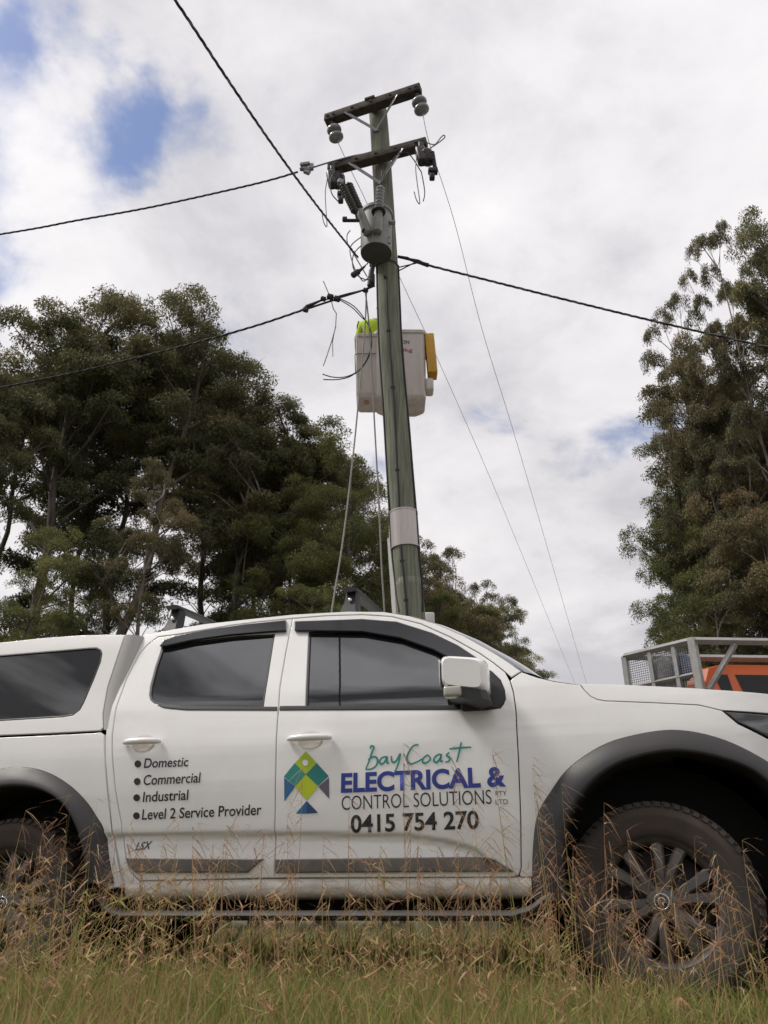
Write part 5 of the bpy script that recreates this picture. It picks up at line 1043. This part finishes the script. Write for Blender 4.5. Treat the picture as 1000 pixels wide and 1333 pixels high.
# seeding stems with drooping spikelets
n = 1600; x, y = field(n, -2.4, 2.4, 1.7, 3.75, .7); left = np.clip((.4-x)/2., 0, 1); k = ~under_ute(x, y) & (rg.random(n) < .16+.52*left+.45*patch(x*1.9, y*1.6+2)**2); x, y = x[k], y[k]; left = left[k]; n = len(x)
h = (.18+.28*rg.random(n)**1.4)*(.86+.32*left) ; bd = np.stack([rg.normal(0, .07, n), rg.normal(0, .05, n), np.zeros(n)], 1); lean = np.stack([rg.normal(0, .09, n), rg.normal(0, .06, n), h], 1); bs = np.stack([x, y, np.zeros(n)], 1)
st_t = np.clip(rg.normal(.55, .17, n), .1, .95); ribbon(bs, bs+lean, bd, rg.uniform(.0009, .0016, n), st_t, 6)
for fr, cnt_k, ln in ((1.0, 9, .035), (.86, 7, .034), (.72, 5, .03)):
    a = bs+lean*fr+bd*fr*fr
    for j in range(cnt_k):
        if fr < 1: sel = rg.random(n) < .6
        else: sel = rg.random(n) < .95
        q = a[sel]; m_ = len(q); an = rg.uniform(0, 6.28, m_); out = np.stack([np.cos(an), np.sin(an), rg.uniform(-.55, .75, m_)], 1); l = ln*rg.uniform(.6, 1.35, m_)[:, None]
        ribbon(q, q+out*l, np.stack([np.zeros(m_), np.zeros(m_), -.018*rg.random(m_)], 1), rg.uniform(.0014, .0032, m_), np.clip(st_t[sel]+rg.normal(.16, .14, m_), .3, .93), 3)
        if j < 4: ribbon(q+out*l*.8, q+out*l*1.9+np.array((0, 0, .008)), np.zeros((m_, 3)), np.full(m_, .0005), np.clip(rg.normal(.7, .2, m_), .3, 1), 2)
# a few tall feathery stems standing against the doors
def tall(px, py, Y, foot_dx, heads, tint):
    global cnt
    tip = P(px, py, Y); bs = np.array([[tip[0]+foot_dx, Y+.05, 0]]); d = tip[None]-bs; bend = np.array([[-.3*foot_dx*0-.0, 0, 0]]); ribbon(bs, bs+d, bend+np.array([[.06*np.sign(foot_dx), 0, -.0]]), np.array([.0016]), np.array([tint]), 10)
    end = bs[0]+d[0]+np.array([.06*np.sign(foot_dx), 0, 0]); 
    for j in range(heads):
        f = 1-.32*(j/heads); q = bs[0]+d[0]*f+np.array([.06*np.sign(foot_dx)*f*f, 0, 0]); m_ = 3; an = rg.uniform(-.9, .9, m_); out = np.stack([np.sign(foot_dx)*np.cos(an)*.8+rg.normal(0, .3, m_), rg.normal(0, .4, m_), np.sin(an)-.15], 1); l = .06*rg.uniform(.4, 1.2, m_)[:, None]
        ribbon(np.repeat(q[None], m_, 0), q+out*l, np.stack([np.zeros(m_), np.zeros(m_), -.03*rg.random(m_)], 1), np.full(m_, .0011), np.clip(rg.normal(.82, .12, m_), 0, 1), 3)
for a in [(rg.uniform(-10, 700), rg.uniform(1060, 1150), rg.uniform(2.2, 3.1), rg.choice([-1, 1])*rg.uniform(.04, .16), int(rg.integers(4, 9)), rg.uniform(.4, .8)) for _ in range(60)] + [(rg.uniform(690, 1000), rg.uniform(1080, 1180), rg.uniform(2.1, 2.9), rg.choice([-1, 1])*rg.uniform(.04, .16), int(rg.integers(4, 8)), rg.uniform(.45, .8)) for _ in range(34)] + [(500, 968, 2.5, .10, 9, .5), (560, 975, 2.4, .14, 10, .45), (615, 975, 2.5, .16, 12, .4), (667, 985, 2.4, .12, 10, .4), (668, 1000, 2.6, .12, 10, .45), (622, 1050, 2.3, .14, 8, .4), (590, 1040, 2.6, .08, 8, .5), (430, 1040, 2.6, .1, 8, .6), (395, 1090, 2.5, .1, 8, .6), (352, 1045, 2.6, .06, 6, .55), (335, 1060, 2.7, -.08, 6, .6), (272, 1080, 2.6, .08, 6, .6), (318, 1085, 2.6, .1, 6, .62), (100, 1040, 2.4, .08, 3, .3), (122, 1035, 2.3, -.1, 2, .3), (745, 1060, 2.6, -.1, 7, .72), (760, 1045, 2.5, .05, 7, .75), (768, 1095, 2.7, .1, 6, .7), (880, 1090, 2.8, .05, 5, .72), (945, 1100, 2.7, -.05, 5, .7), (985, 1105, 2.6, .08, 6, .6), (725, 1100, 2.6, .04, 8, .35), (705, 1020, 2.5, .1, 9, .4), (420, 1000, 2.5, -.1, 5, .6), (30, 1070, 2.4, .1, 6, .6), (210, 1090, 2.6, -.06, 6, .6), (185, 1100, 2.5, .06, 6, .62), (5, 1055, 2.3, .05, 5, .65), (155, 1100, 2.6, .05, 5, .6), (250, 1100, 2.5, .05, 6, .6), (470, 1090, 2.5, .06, 7, .6), (535, 1095, 2.6, .06, 7, .6), (575, 1105, 2.5, -.06, 7, .62)]: tall(*a)
gv = np.concatenate(gv); gf = np.concatenate(gf); gt = np.concatenate(gt)
gv[:, 2] = np.maximum(gv[:, 2], -.01)
me = bpy.data.meshes.new('long_grass'); me.vertices.add(len(gv)); me.vertices.foreach_set('co', gv.ravel()); me.loops.add(gf.size); me.loops.foreach_set('vertex_index', gf.ravel().astype(np.int32)); me.polygons.add(len(gf)); me.polygons.foreach_set('loop_start', np.arange(0, gf.size, 4, dtype=np.int32)); me.update()
at = me.attributes.new('tint', 'FLOAT', 'POINT'); at.data.foreach_set('value', gt.astype(np.float32)); me.materials.append(GRASS)
tag(link('long_grass', me), 'dry seeding grass along the verge in front of the white vehicle', 'grass', kind='stuff')
